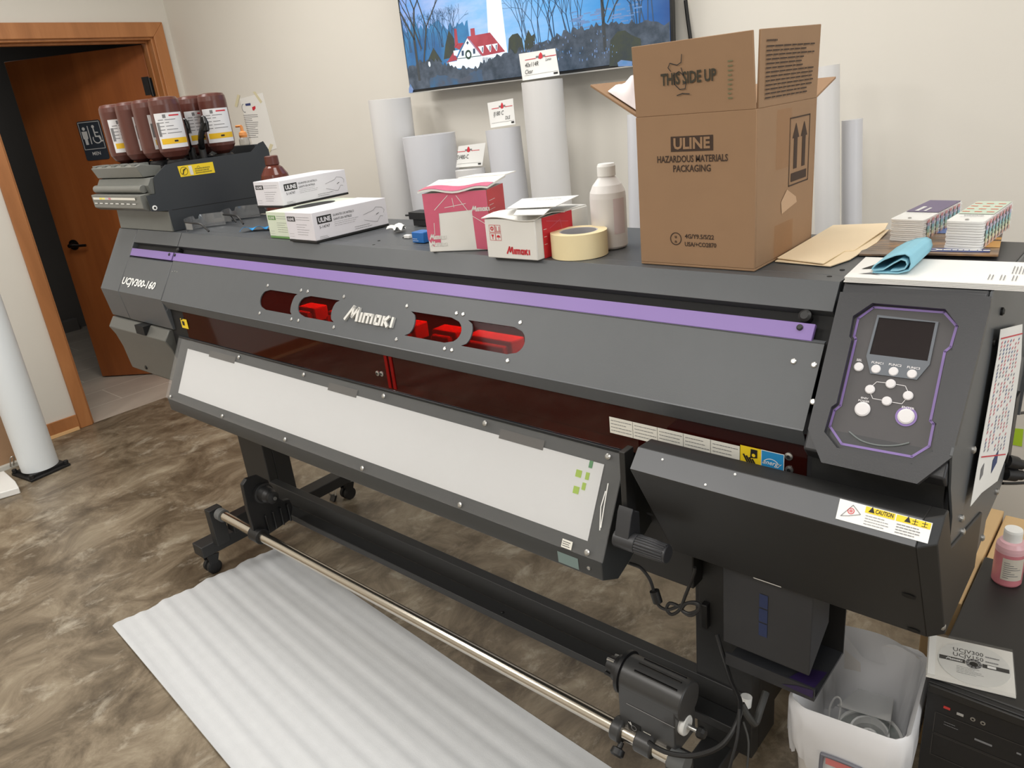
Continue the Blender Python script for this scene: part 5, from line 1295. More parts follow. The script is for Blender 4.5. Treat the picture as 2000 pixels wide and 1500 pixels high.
# the picture on the screen
def tp(pts, s, ox, oy): return [VF.px((ox+a/s, oy+b/s)) for a, b in pts]
A = lambda *p: tp(p, 7.407, 770, 0)
B = lambda *p: tp(p, 5.556, 1000, 0)
x0s, x1s, z0s, z1s = TX0+.007, TX1-.007, TZ0+.010, TZ1-.008
m = MB(); ws = x1s-x0s
E_sky = emat('screen_sky', (126, 194, 236), 1.12, (186, 214, 244), 5, (1, 1, 3.2))
def sky_across():
    nt = E_sky.node_tree; b = nt.nodes['Principled BSDF']; src = b.inputs['Emission Color'].links[0].from_socket
    tc = nt.nodes.new('ShaderNodeTexCoord'); sx = nt.nodes.new('ShaderNodeSeparateXYZ'); nt.links.new(tc.outputs['Object'], sx.inputs[0])
    mr = nt.nodes.new('ShaderNodeMapRange'); mr.inputs[1].default_value = -.62; mr.inputs[2].default_value = .62; nt.links.new(sx.outputs[0], mr.inputs[0])
    cr = nt.nodes.new('ShaderNodeValToRGB'); e = cr.color_ramp.elements
    e[0].position, e[0].color = 0, (*lin((214, 206, 240)), 1); e[1].position, e[1].color = 1, (*lin((58, 92, 140)), 1)
    for q, c in ((.35, (240, 246, 255)), (.6, (190, 226, 250)), (.8, (112, 186, 226)), (.92, (70, 128, 178))):
        k = e.new(q); k.color = (*lin(c), 1)
    nt.links.new(mr.outputs[0], cr.inputs[0])
    mx = nt.nodes.new('ShaderNodeMix'); mx.data_type = 'RGBA'; mx.blend_type = 'MULTIPLY'; mx.inputs['Factor'].default_value = 1
    nt.links.new(src, mx.inputs['A']); nt.links.new(cr.outputs[0], mx.inputs['B']); nt.links.new(mx.outputs['Result'], b.inputs['Emission Color'])
sky_across()
E_dusk = emat('screen_dusk', (48, 104, 158), 1.0, (66, 142, 194), 8)
E_gr = emat('screen_scrub', (56, 70, 84), .9, (92, 104, 120), 26); E_gr2 = emat('screen_snow', (56, 108, 150), .9, (84, 92, 106), 16)
E_tree = emat('screen_trunk', (66, 72, 76), .9); E_tw = emat('screen_twig', (64, 88, 116), .9); E_fir = emat('screen_fir', (70, 78, 64), .9, (56, 66, 70), 30)
E_roof = emat('screen_roof', (176, 64, 78), 1.0, (190, 78, 90), 20); E_white = emat('screen_white', (236, 246, 255), 1.15); E_wr = emat('screen_wreath', (52, 76, 62), .9); E_win = emat('screen_pane', (60, 80, 108), .9); E_mist = emat('screen_water', (128, 150, 196), 1.0, (90, 140, 190), 30, (1, 1, 3))
m.drect(VF, x0s, z0s, x1s, z1s, E_sky, .0); hz = z0s+.19
rn = random.Random(11)
for i in range(60): a_, b_ = x0s+ws*rn.uniform(.68, .9), z0s+rn.uniform(.11, .175); m.drect(VF, a_, b_, a_+rn.uniform(.01, .04), b_+rn.uniform(.002, .006), E_mist, .0006+.00001*i)
def hill(xa, xb, zf, amp, mt, h, n=40, base=None):
    pts = [(xa+(xb-xa)*i/n, zf(i/n)+rn.uniform(-amp, amp)) for i in range(n+1)]
    m.dpoly(VF, [(xb, z0s), (xa, z0s)]+pts, mt, h)
def tree(x, z, L, ang, d, wd, mt, h):
    if d == 0 or L < .006: return
    x2, z2 = x+L*math.sin(ang), z+L*math.cos(ang)
    x2 = min(max(x2, x0s+.002), x1s-.002); z2 = min(z2, z1s-.002)
    m.dline(VF, [(x, z), (x2, z2)], wd, mt, h)
    for k in range(2 if d > 2 else 3): tree(x2, z2, L*rn.uniform(.62, .82), ang+rn.uniform(-.65, .65), d-1, wd*.66, mt, h)
hill(x0s, x0s+ws*.30, lambda u: hz+.05-.05*abs(u-.2), .02, E_dusk, .0007)
for i in range(26): tree(x0s+ws*rn.uniform(.0, .24), z0s+.14, .05, rn.uniform(-.25, .25), 4, .003, E_tw, .0009)
for i in range(20): tree(x0s+ws*rn.uniform(.50, .72), z0s+.09, .085, rn.uniform(-.3, .3), 6, .0035, E_tw, .0009)
for i in range(10): tree(x0s+ws*rn.uniform(.80, .99), z0s+.10, .07, rn.uniform(-.3, .3), 5, .004, E_tw, .0009)
# lighthouse tower
wt = A((1335, 0), (1550, 0), (1640, 760), (1375, 760)); top = [(wt[0][0]+.004, z1s), (wt[1][0]-.02, z1s)]
m.dpoly(VF, [top[0], wt[0], wt[3], wt[2], wt[1], top[1]][::1], E_white, .0012)
# firs and scrub
def fir(pts_px): m.dpoly(VF, A(*pts_px), E_fir, .0014)
fir([(790, 440), (870, 560), (890, 820), (720, 860), (745, 640)]); fir([(570, 690), (660, 830), (700, 900), (480, 900)])
fir([(1660, 560), (1710, 500), (1790, 480), (1850, 560), (1880, 700), (1900, 1000), (1640, 1000)]); fir([(1940, 430), (1990, 520), (2040, 480), (2040, 1000), (1880, 1000), (1890, 600)])
# second roof on the right
m.dpoly(VF, B((255, 480), (530, 425), (550, 500), (470, 570), (250, 560)), E_roof, .0014)
hill(x0s+ws*.52, x1s, lambda u: z0s+.085+.035*math.sin(3.1*u)+.012*u, .010, E_gr, .0016, 60)
m.dpoly(VF, B((1070, 440), (1150, 340), (1230, 330), (1300, 380), (1400, 420), (1420, 700), (1060, 720)), E_fir, .0018)
tree(*B((1015, 540))[0], .20, -.02, 6, .012, E_tree, .0020)
for q in ((990, 250), (1040, 240), (1010, 120)): tree(*B(q)[0], .08, rn.uniform(-1, 1), 5, .004, E_tree, .0020)
# snow glimpses
for i in range(90): a_, b_ = x0s+ws*rn.uniform(.5, .84), z0s+rn.uniform(.02, .11); m.drect(VF, a_, b_, a_+rn.uniform(.001, .004), b_+rn.uniform(.002, .009), E_mist, .0032+.00001*i)
# house
m.dpoly(VF, A((1060, 530), (1390, 470), (1610, 745), (1280, 812)), E_roof, .0020)
for q in ([(1105, 415), (1165, 405), (1178, 520), (1115, 530)], [(872, 415), (905, 415), (930, 640), (885, 700)], [(870, 680), (930, 625), (1010, 620), (950, 720)], [(790, 870), (870, 740), (905, 830), (960, 860), (760, 905)]): m.dpoly(VF, A(*q), E_roof, .0019)
m.dpoly(VF, A((1060, 545), (1265, 800), (1265, 990), (915, 990), (915, 850)), E_white, .0022)
m.dpoly(VF, A((1265, 810), (1620, 750), (1640, 930), (1265, 990)), E_white, .0018); m.dpoly(VF, A((860, 735), (950, 720), (915, 810), (870, 800)), E_white, .0022); m.dpoly(VF, A((770, 905), (915, 880), (915, 990), (770, 960)), E_white, .0018)
m.dline(VF, A((915, 852), (1262, 805)), .0025, E_wr, .0026); m.dline(VF, A((1060, 545), (912, 850)), .0025, E_win, .0024); m.dline(VF, A((1060, 545), (1268, 805)), .0025, E_roof, .0024)
c_ = A((1080, 790))[0]; m.dring(VF, c_[0], c_[1], .009, .0165, E_wr, .0028); m.dpoly(VF, A((1065, 590), (1085, 618), (1068, 648), (1048, 622)), E_win, .0026)
for q in ((980, 735), (1145, 705)): m.dpoly(VF, A((q[0], q[1]), (q[0]+32, q[1]-5), (q[0]+35, q[1]+70), (q[0]+3, q[1]+75)), E_win, .0026)
for q in ((1230, 675), (1340, 655), (1430, 640)): m.dpoly(VF, A((q[0]-12, q[1]), (q[0]+70, q[1]-15), (q[0]+65, q[1]+90), (q[0]+55, q[1]+100)), E_white, .0024); m.dpoly(VF, A((q[0]+45, q[1]+10), (q[0]+62, q[1]+6), (q[0]+58, q[1]+80), (q[0]+48, q[1]+82)), E_win, .0027)
for i in range(16):
    q = 1290+22*i; m.dpoly(VF, A((q, 830), (q+9, 828), (q+10, 960), (q, 960)), E_win, .0024)
hill(x0s, x0s+ws*.55, lambda u: z0s+.085+.02*math.sin(9*u)-.02*u, .012, E_gr, .0030, 70)
hill(x0s+ws*.10, x0s+ws*.34, lambda u: z0s+.03+.012*math.sin(8*u), .004, E_gr2, .0032, 30)
tree(*A((375, 1150))[0], .15, -.0, 7, .014, E_tree, .0034); tree(*A((440, 900))[0], .13, .3, 7, .009, E_tree, .0034); tree(*A((400, 700))[0], .10, -.35, 6, .008, E_tree, .0034)
c_ = A((518, 928))[0]; m.dellipse(VF, c_[0], c_[1], .006, .010, E_white, .0034)
for q in ((1150, 640), (1300, 650)):
    pass
m.dpoly(VF, B((1150, 680), (1190, 650), (1310, 665), (1310, 715), (1160, 720)), E_mist, .0034); m.dpoly(VF, A((220, 1280), (240, 1210), (285, 1290), (275, 1340), (222, 1345)), E_mist, .0034)
sc_ = m.build('screen', tv, recalc=False)
# cable cover and cable on the wall
m = MB(); a = aty((1328, 40), YW-.005); m.box((a.x-.035, YW-.012, 1.62), (a.x+.03, YW-.0005, CEIL-.02), M_wall); m.path([aty((1339, 0), YW-.018), aty((1343, 35), YW-.018), aty((1349, 80), YW-.018), aty((1352, 120), YW-.02)], .006, M_cab)
cc = tag(m.build('wall_cable', bevel=0), 'black television cable running down a pale cover on the wall', 'cable')

# rolls of vinyl standing on the floor behind the printer
M_roll = mat('roll_white', (222, 221, 220), .45, grain=.012, gscale=6); M_roll2 = mat('roll_cool', (216, 217, 222), .4, grain=.012, gscale=6); M_corew = mat('roll_core', (196, 178, 150), .8)
def roll(name, qtl, qtr, qbl, qbr, label, Y=2.17, mt=M_roll, flat=False):
    tl_, tr_ = aty(qtl, Y), aty(qtr, Y); bl_, br_ = aty(qbl, Y), aty(qbr, Y)
    ctop = (tl_+tr_)/2; cb = (bl_+br_)/2; r_ = (tr_.x-tl_.x)/2*.93; d = (cb-ctop); base = ctop+d*(ctop.z/(-d.z))
    ax = (ctop-base).normalized(); L_ = (ctop-base).length; base = base+V((0, 0, abs(ax.x)*r_+.0005))
    t = thing(name, (base.x, base.y, 0), label, 'roll', 'vinyl rolls standing behind the printer')
    ri = r_*.45
    MB().lathe([(ri, 0), (r_, 0), (r_, L_), (ri, L_)], base, mt, ax, n=44).build('vinyl', t)
    MB().lathe([(ri*.9, .001), (ri, .001), (ri, L_-.004), (ri*.9, L_-.004), (ri*.9, .001)], base, M_corew, ax, n=32).build('core', t)
    return ctop, r_
roll('vinyl_roll', (732, 197), (790, 192), (764, 420), (815, 415), 'leftmost white vinyl roll, leaning, standing behind the glove boxes')
roll('vinyl_roll', (800, 267), (876, 261), (820, 400), (893, 395), 'wide short white vinyl roll between the leaning one and the smallest', mt=M_roll2)
c3, r3 = roll('vinyl_roll', (896, 333), (941, 329), (905, 400), (950, 396), 'shortest white vinyl roll with a note card standing on it', Y=2.10)
c4, r4 = roll('vinyl_roll', (955, 255), (1010, 250), (975, 400), (1028, 396), 'middling white vinyl roll behind the pink carton, with a note card', mt=M_roll2)
c5, r5 = roll('vinyl_roll', (1025, 161), (1093, 155), (1043, 385), (1113, 380), 'tallest white vinyl roll, standing in front of the television edge')
roll('vinyl_roll', (1226, 226), (1250, 223), (1228, 440), (1254, 438), 'thin white vinyl roll mostly hidden at the left of the big carton', mt=M_roll2)
roll('vinyl_roll', (1588, 133), (1641, 128), (1590, 430), (1642, 430), 'tall white vinyl roll just right of the big carton')
roll('vinyl_roll', (1643, 237), (1686, 233), (1643, 436), (1684, 436), 'lower white vinyl roll at the far right behind the folders', Y=2.24, mt=M_roll2)
def note(qs, Y, label, lines, zmin):
    P = [aty(q, Y) for q in qs]     # top left, top right, bottom right, bottom left
    dz = max(0, zmin-min(P[2].z, P[3].z)); P = [p+V((0, .0, dz)) for p in P]
    for i in (0, 1): P[i] = P[i]+V((0, .012, 0))
    u = P[1]-P[0]; n = u.cross(P[0]-P[3]).normalized(); n = n if n.y < 0 else -n
    t = thing('note_card', (P[2]+P[3])/2, label, 'card', 'note cards standing on the rolls')
    m = MB(); m.prism(P, n*-.001, M_white); m.build('card', t)
    f = Fr(P[3], P[2]-P[3], P[0]-P[3]); w_ = (P[2]-P[3]).length; h_ = (P[0]-P[3]).dot(f.v); s = 1 if f.n.dot(n) > 0 else -1
    m = MB(); y = h_*.72
    m.drect(f, w_*.08, y, w_*.38, y+.0022, M_red, .0008*s); m.drect(f, w_*.62, y, w_*.92, y+.0022, M_red, .0008*s)
    m.dpoly(f, [(w_*.44, y), (w_*.5, y-.004), (w_*.57, y), (w_*.55, y+.012), (w_*.51, y+.018), (w_*.47, y+.012)], M_red, .0008*s); m.scribble(f, w_*.38, y+.001, w_*.46, y+.009, 1, M_inkg, .006, 1, .001*s); m.scribble(f, w_*.56, y+.001, w_*.64, y+.009, 1, M_inkg, .006, 1, .001*s)
    for tx, a, b, sz in lines: m.text(f, w_*a, h_*b, tx, sz, M_ink, .001*s, shear=.2, sx=.8)
    m.drect(f, w_*.85, h_*.06, w_*.96, h_*.13, M_ink, .001*s); m.drect(f, w_*.06, h_*.16, w_*.96, h_*.17, M_inkg, .001*s)
    m.build('handwriting', t)
note([(1009, 108), (1080, 97), (1093, 149), (1021, 160)], 2.17, 'white note card on the tallest roll, reading clear', [('40x114R', .08, .46, .021), ('Clear', .08, .22, .020), ('Lamin', .64, .58, .013)], c5.z+.008)
note([(948, 206), (998, 197), (1007, 247), (959, 254)], 2.17, 'white note card on the middling roll behind the pink carton', [('IJ180 C', .15, .44, .021), ('DLE', .62, .24, .017)], c4.z+.008)
note([(891, 288), (944, 281), (942, 325), (891, 329)], 2.10, 'white note card on the shortest roll, lowest of the three cards', [('SV480-C', .05, .38, .022)], c3.z+.008)

# paper poster taped to the back wall
WB_ = Fr((0, YW-.0008, 0), (1, 0, 0), (0, 0, 1))
L = [WB_.px(q) for q in ((468, 193), (513, 181), (541, 290), (499, 302))]
t = thing('wall_poster', WB_.p(*L[3]), 'white paper notice taped to the back wall beside the ink station', 'poster')
m = MB(); m.prism([WB_.p(*p) for p in L], (0, -.0008, 0), M_paper); m.build('sheet', t)
f = Fr(WB_.p(*L[3], .0012), WB_.p(*L[2])-WB_.p(*L[3]), (0, 0, 1)); 
m = MB()
def pz(pts): return [WB_.px((440+a/7.5, 160+b/7.5)) for a, b in pts]
m.dpoly(WB_, pz([(295, 320), (370, 308), (375, 345), (302, 352)]), M_pb, .0014); c_ = pz([(280, 385)])[0]; m.dring(WB_, c_[0], c_[1], .019, .023, M_inkg, .0014, t0=PI*.5, t1=PI*1.6)
m.dpoly(WB_, pz([(395, 370), (440, 350), (448, 385), (425, 420), (403, 415)]), M_red, .0014)
rn = random.Random(2)
for i in range(13):
    a, b = pz([(270+6*i, 490+27*i)])[0], pz([(480+5*i, 480+27*i)])[0]; e = rn.uniform(.5, 1); m.dline(WB_, [a, (a[0]+(b[0]-a[0])*e, a[1]+(b[1]-a[1])*e)], .0025, M_inkg, .0014)
m.build('print', t)
m = None; M_mtp = mat('tape_cream', (222, 214, 180), .7)
for q in ([(180, 185), (218, 195), (178, 370), (140, 355)], [(405, 145), (440, 140), (545, 290), (520, 315)], [(660, 905), (705, 920), (660, 1030), (620, 1020)]):
    m = MB(); m.prism([WB_.p(*p, .0012) for p in pz(q)], (0, -.0004, 0), M_mtp); m.build('tape_strip', t)
# lime note low on the back wall
L = [WB_.px(q) for q in ((1977, 836), (1999, 838), (1996, 872), (1974, 868))]
m = MB(); m.prism([WB_.p(*p) for p in L], (0, -.0008, 0), M_lime); tag(m.build('sticky_note'), 'lime green sticky note low on the back wall at the right edge', 'note')

# ================================================================ right: computer, disc case, bottle, board, bin
PT = .43
A_ = atz((1811, 1327), PT); px0, py0 = A_.x+.002, A_.y
pc = thing('computer_tower', (px0+.1, py0+.23, 0), 'black computer tower standing on the floor right of the bin', 'computer')
M_pc = mat('pc_black', (34, 33, 32), .45, grain=.06, gscale=40)
px1, py1 = px0+.205, py0+.475
m = MB(); m.box((px0, py0+.012, .012), (px1, py1, PT), M_pc)
for x in (px0+.02, px1-.05):
    for y in (py0+.05, py1-.08): m.tube((x+.015, y, 0), (x+.015, y, .014), .016, M_rubber, n=14)
m.build('case', pc, bevel=.003)
m = MB(); m.box((px0, py0, .012), (px1, py0+.012, PT-.002), M_black)
m.box((px0+.002, py0-.006, PT-.022), (px1-.002, py0, PT-.004), M_pc)
f = Fr((px0, py0, 0), (1, 0, 0), (0, 0, 1))
m.build('front_panel', pc, bevel=.002)
m = MB(); b_ = PT-.062
def bay(z0_, z1_): m.dline(f, [(.018, z0_), (.19, z0_), (.19, z1_), (.018, z1_)], .0014, mat('bay_grey', (60, 58, 56), .4), .001, closed=True)
bay(PT-.115, PT-.066); bay(PT-.17, PT-.118)
m.build('drive_bay', pc)
for nm, a, b, rgb, w_ in (('usb_port', .03, PT-.05, (190, 60, 56), .011), ('usb_port', .052, PT-.053, (170, 168, 164), .011)):
    m = MB(); m.fbox(f, a, b, a+w_, b+.005, 0, .0012, mat('port_%d' % rgb[0], rgb, .4)); m.build(nm, pc)
for a in (.078, .094):
    m = MB(); m.lathe([(.0042, 0), (.0042, .001), (.0022, .0012)], f.p(a, PT-.05), M_screw, f.n, n=14); m.lathe([(.0022, .0013), (.001, .0014)], f.p(a, PT-.05), M_deep, f.n, n=10); m.build('audio_jack', pc)
m = MB(); m.scribble(f, .034, PT-.09, .058, PT-.078, 2, M_inkg, .0014, 1); m.drect(f, .085, PT-.095, .113, PT-.0905, M_inkg); m.drect(f, .15, PT-.088, .157, PT-.084, M_inkg); m.drect(f, .143, PT-.135, .15, PT-.128, M_inkg); m.build('badge', pc)
# disc case
zc = PT+.0006
A_, Bk, Bx = atz((1808, 1322), zc), atz((1838, 1240), zc), atz((2000, 1369), zc)
vx = (Bx-A_).normalized(); vy = V((-vx.y, vx.x, 0)); cdw, cdh = .142, .126
t = thing('disc_case', A_+vx*cdw/2+vy*cdh/2, 'clear disc case with white printed software disc on the computer tower', 'disc case')
M_cdw = mat('disc_tray', (224, 222, 216), .5)
m = MB(); m.prism([A_, A_+vx*cdw, A_+vx*cdw+vy*cdh, A_+vy*cdh], V((0, 0, .0035)), M_cdw); m.build('tray', t, bevel=.0006)
f = Fr(A_+V((0, 0, .0036)), vx, vy); dc = (cdw*.545, cdh*.5); rd = .0595
M_disc = mat('disc_white', (212, 212, 208), .3)
m = MB(); m.lathe([(.0075, 0), (rd, 0), (rd, .0012), (.0075, .0012), (.0075, 0)], f.p(*dc), M_disc, f.n, n=64)
g = f.move(dc[0], dc[1], .0013)
m.dpoly(g, [(-.057, .006), (-.014, .006), (-.014, -.005), (-.057, -.005)], M_ink, .0003); m.dpoly(g, [(.014, .006), (.057, .006), (.057, -.005), (.014, -.005)], M_ink, .0003)
wordmark(m, g, -.046, -.0025, .0066, M_white, .0004, .0006, wid=4.2); m.drect(g, .022, -.003, .036, .004, M_white, .0006)
m.text(g, -.034, .026, 'UCJV300', .0155, M_ink, .0004, sx=1.0, width=.05); m.text(g, -.034, .0115, 'UCJV150', .0155, M_ink, .0004, width=.05); m.scribble(g, .019, .024, .042, .032, 1, M_inkg, .003, 1, .0004); m.scribble(g, .019, .010, .040, .018, 1, M_inkg, .003, 1, .0004)
m.scribble(g, -.028, -.036, .02, -.014, 5, M_inkg, .0009, .8, .0004)
m.dring(g, 0, 0, .008, .0135, M_inkg, .0004); 
for i in range(10): m.dline(g, [(.009*math.cos(i*.628), .009*math.sin(i*.628)), (.0125*math.cos(i*.628), .0125*math.sin(i*.628))], .0022, M_ink, .0006)
m.build('disc', t)
M_cc = clear_mat('case_clear', (253, 253, 253), .04, .05, .0)
m = MB(); fr2 = f.move(0, 0, .0052); m.fbox(fr2, 0, 0, cdw, cdh, 0, .0012, M_cc); m.fbox(f, 0, 0, cdw, .001, 0, .0052, M_cc); m.fbox(f, 0, cdh-.001, cdw, cdh, 0, .0052, M_cc)
m.build('lid', t)
m = MB(); m.fbox(f, .002, .002, .014, cdh-.002, .0002, .0045, M_white); m.build('hinge_strip', t)
# pink liquid bottle
c = atz((1961, 1143), PT); c = V((c.x, c.y+.02, PT+.0006)); ht = lambda v: aty((1968, v), c.y).z-c.z
t = thing('pink_bottle', c, 'bottle of pink liquid with white flip cap on the computer tower', 'bottle')
rp = .0285; M_pkl = mat('pink_liquid', (204, 126, 134), .25); M_pkt = mat('pink_plastic', (222, 176, 182), .3)
m = MB().lathe([(rp*.92, 0), (rp, .004), (rp, ht(1072)), (rp, ht(1066)), (rp*.97, ht(1060)), (rp*.8, ht(1053)), (rp*.56, ht(1050))], c, M_pkl, n=36, ms=[M_pkl, M_pkl, M_pkt, M_pkt, M_pkt, M_pkt]); m.build('bottle', t, angle=60)
m = MB().lathe([(rp*.62, ht(1051)), (rp*.62, ht(1034)), (rp*.58, ht(1030)), (0, ht(1029))], c, M_white, n=32); m.build('cap', t)
ca = math.atan2(-c.y, -c.x)+.35
m = MB(); aa = [ca-.75+1.5*i/12 for i in range(13)]
def LB_(a, z, e=.0005): return V((c.x+math.cos(a)*(rp+e), c.y+math.sin(a)*(rp+e), c.z+z))
m.add([LB_(a, z) for z in (.018, ht(1078)) for a in aa], [(i, i+1, 14+i, 13+i) for i in range(12)], mat('label_silver', (206, 198, 184), .5))
for k in range(8):
    z = .024+(ht(1078)-.03)*k/8; n_ = 5+(k*5) % 7; m.add([LB_(a, z+d, .0009) for d in (0, .0014) for a in aa[1:n_]], [(i, i+1, n_+i, n_-1+i) for i in range(n_-2)], M_inkg)
m.build('label', t)
# plywood board and box behind the tower
M_ply = mat('plywood', (200, 168, 122), .6, grain=.08, gscale=10)
m = MB(); m.box((px0-.075, py0+.28, 0), (px0-.004, py1+.25, PT-.01), M_ply); tag(m.build('plywood_stand', bevel=.002), 'tan wooden stand along the left side of the computer tower', 'stand')
m = MB(); m.box((px0+.0, py1+.02, 0), (px1+.3, py1+.25, PT-.02), M_ply); tag(m.build('wooden_box', bevel=.002), 'tan wooden box behind the computer tower', 'box')

# ---- waste bin
ZR = .36
cs = [atz(q, ZR) for q in ((1541, 1372), (1792, 1463), (1806, 1272), (1630, 1232))]
cxm = sum((p.x for p in cs))/4; cym = sum((p.y for p in cs))/4
ux = (cs[1]-cs[0]); ux.z = 0; lu = ux.length; ux.normalize(); vy = V((-ux.y, ux.x, 0)); lv = ((cs[3]-cs[0]).dot(vy)+(cs[2]-cs[1]).dot(vy))/2
print('bin', lu, lv, cs)
lu = .215; lv = .27
O = V((cxm, cym, 0)); O.x = min(O.x, px0-.012-lu*.5)
bn = thing('waste_bin', O, 'white lined waste bin on the floor beside the computer tower', 'bin')
def rect(t_, k, z, n=10, rc=.04):
    a, b = lu/2*k, lv/2*k; pts = []
    for sx_, sy_, t0 in ((1, 1, 0), (-1, 1, PI/2), (-1, -1, PI), (1, -1, 1.5*PI)):
        for i in range(n+1):
            t1 = t0+PI/2*i/n; pts.append(O+ux*(sx_*(a-rc)+rc*math.cos(t1))+vy*(sy_*(b-rc)+rc*math.sin(t1))+V((0, 0, z)))
    return pts
def loft(m, rings, mt, close=True):
    n = len(rings[0]); vs = [p for r_ in rings for p in r_]
    m.add(vs, [(j*n+i, j*n+(i+1) % n, (j+1)*n+(i+1) % n, (j+1)*n+i) for j in range(len(rings)-1) for i in range(n)], mt)
    if close: m.add(rings[0], [tuple(range(n))[::-1]], mt)
M_bin2 = mat('bin_white', (226, 222, 218), .4); M_liner = mat('liner_film', (226, 226, 228), .35, spec=.5)
m = MB(); loft(m, [rect(0, .78, .001), rect(0, .97, ZR-.02), rect(0, 1.0, ZR-.02), rect(0, 1.0, ZR-.006), rect(0, .95, ZR-.006), rect(0, .77, .012)], M_bin2); loft(m, [rect(0, .77, .012), rect(0, .76, .012)], M_bin2); m.build('bin', bn, angle=50)
rn = random.Random(4)
def wav(ring, amp, seed, up=0.0):
    n = len(ring); return [p+(p-O-V((0, 0, p.z))).normalized()*amp*(math.sin(i*1.3+seed)+.6*math.sin(i*2.9+2*seed))+V((0, 0, up*(math.sin(i*.9+seed)+.5*math.sin(i*2.3)))) for i, p in enumerate(ring)]
m = MB(); 
rim = [p+V((0, 0, .0)) for p in rect(0, 1.03, ZR)]
loft(m, [wav(rect(0, .99, ZR-.13), .002, 1, .012), wav(rect(0, 1.03, ZR-.09), .003, 2), wav(rect(0, 1.04, ZR-.05), .002, 3), rect(0, 1.045, ZR-.008), wav(rect(0, 1.0, ZR+.004), .001, 5), wav(rect(0, .93, ZR-.01), .002, 6), wav(rect(0, .88, ZR-.09), .004, 7), wav(rect(0, .83, ZR-.14), .004, 8), wav(rect(0, .80, .165), .003, 9), rect(0, .35, .145)], M_liner, False)
loft(m, [rect(0, .35, .145), rect(0, .02, .143)], M_liner, False); m.build('liner', bn, angle=60)
m = MB(); lt_ = [(-.5, 1.0), (-.15, 1.03), (.2, .98), (.5, .9)]
# the liner's loose sheet standing up along the back wall of the bin
def back(u, v):
    s = u-.5; p = O+ux*(s*lu*.97)+vy*(lv*.47+.006*math.sin(9*u+2*v))+V((0, 0, ZR-.05+(.05+.035*math.sin(PI*min(1, u*1.1))*(1.1-u))*v)); return p
m.grid(back, 16, 4, M_liner, None); m.build('liner_flap', bn, angle=60)
FFb = Fr(O-vy*(lv*.5*.99)-ux*0+V((0, 0, ZR-.11)), ux, V((0, 0, 1))-vy*.08*-1)
FFb = Fr(O-vy*(lv/2*1.07)+V((0, 0, ZR-.115)), ux, (0, 0, 1))
m = MB(); M_grip = mat('grip_grey', (110, 110, 118), .4)
rr_ = [(-.036, -.06), (.036, -.06), (.036, .02), (.028, .03), (-.028, .03), (-.036, .02)]
m.path([FFb.p(a, b, .0) for a, b in rr_+[rr_[0]]], .004, M_grip, n=8, sub=4); m.build('handle', bn)
m = MB(); m.fbox(FFb, -.028, .010, .03, .026, -.003, .001, mat('grip_red', (206, 120, 118), .5)); m.build('handle_label', bn)
# things in the bin
zs = .13; sc = atz((1697, 1440), .19)
m = MB(); M_sp = mat('spool_clear', (206, 216, 212), .2, spec=.6); M_spw = mat('spool_rim', (236, 236, 234), .35)
so = V((sc.x, sc.y, .182)); sa = V((.06, -.2, 1)).normalized()
t = thing('plastic_spool', so, 'clear plastic spool with white ring lying inside the waste bin', 'spool')
MB().lathe([(.02, 0), (.066, 0), (.066, .006), (.02, .006), (.02, 0)], so, M_sp, sa, n=48).build('flange', t)
MB().lathe([(.061, .006), (.067, .006), (.067, .011), (.061, .011), (.061, .006)], so, M_spw, sa, n=48).build('rim', t)
MB().lathe([(.036, .006), (.040, .006), (.038, .030), (.034, .030), (.036, .006)], so, M_spw, sa, n=40).build('hub', t)
MB().lathe([(.012, .006), (.017, .006), (.016, .02), (.011, .02), (.012, .006)], so, M_spw, sa, n=30).build('centre', t)
m = MB(); q_ = O+vy*.06+V((0, 0, .235)); m.prism([q_-ux*.05-vy*.025, q_+ux*.055-vy*.03+V((0, 0, .012)), q_+ux*.05+vy*.03+V((0, 0, .02)), q_-ux*.02+vy*.034+V((0, 0, .012))], (0, 0, .0012), clear_mat('packet_film', (232, 234, 234), .1, .1, .4)); m.prism([q_+ux*.053-vy*.03+V((0, 0, -.022)), q_+ux*.055-vy*.03+V((0, 0, .012)), q_+ux*.05+vy*.03+V((0, 0, .02)), q_+ux*.05+vy*.03+V((0, 0, -.022))], ux*.0012, mat('packet_grey', (170, 170, 168), .5))
tag(m.build('plastic_tray'), 'crumpled clear plastic tray above the spool in the waste bin', 'tray')
m = MB(); b0 = O-ux*.06+vy*.03+V((0, 0, .175)); m.path([b0, b0+V((-.004, .005, .045)), b0+V((.004, .012, .075)), b0+V((.016, .012, .07)), b0+V((.014, .006, .0))], .0022, M_spw, n=6); tag(m.build('plastic_wire'), 'thin white bent wire sticking up inside the waste bin', 'wire')

# ================================================================ floor things
fp = [atz(q, 0) for q in ((217, 1222), (545, 1064), (1186, 1500))]
dx_ = (fp[2]-fp[1]).normalized(); dy_ = V((-dx_.y, dx_.x, 0)); wf = (fp[1]-fp[0]).dot(dy_)
print('foam', fp, wf)
O2 = V((fp[0].x, fp[0].y, 0)); Lf = 1.76
M_foam = mat('foam_sheet', (200, 202, 204), .6, grain=.05, gscale=30, bump=.25, bscale=350)
sk = (fp[1]-fp[0])
def foam(u, v):
    p = O2+V((.016, 0, 0))+sk*v+dx_*(u*Lf); e = .0018*math.sin(52*v+2*math.sin(3*u))+.0012*math.sin(97*v+5*u)+.0012*math.sin(9*u+4*v)
    edge = .006*math.sin(26*v)*(1 if u < .001 else 0)
    return p-dx_*edge+V((0, 0, .0075+e))
m = MB(); m.grid(foam, 60, 70, M_foam, V((0, 0, .003)))
tag(m.build('foam_sheet', angle=70), 'long pale grey foam packing sheet spread on the floor before the printer', 'sheet')
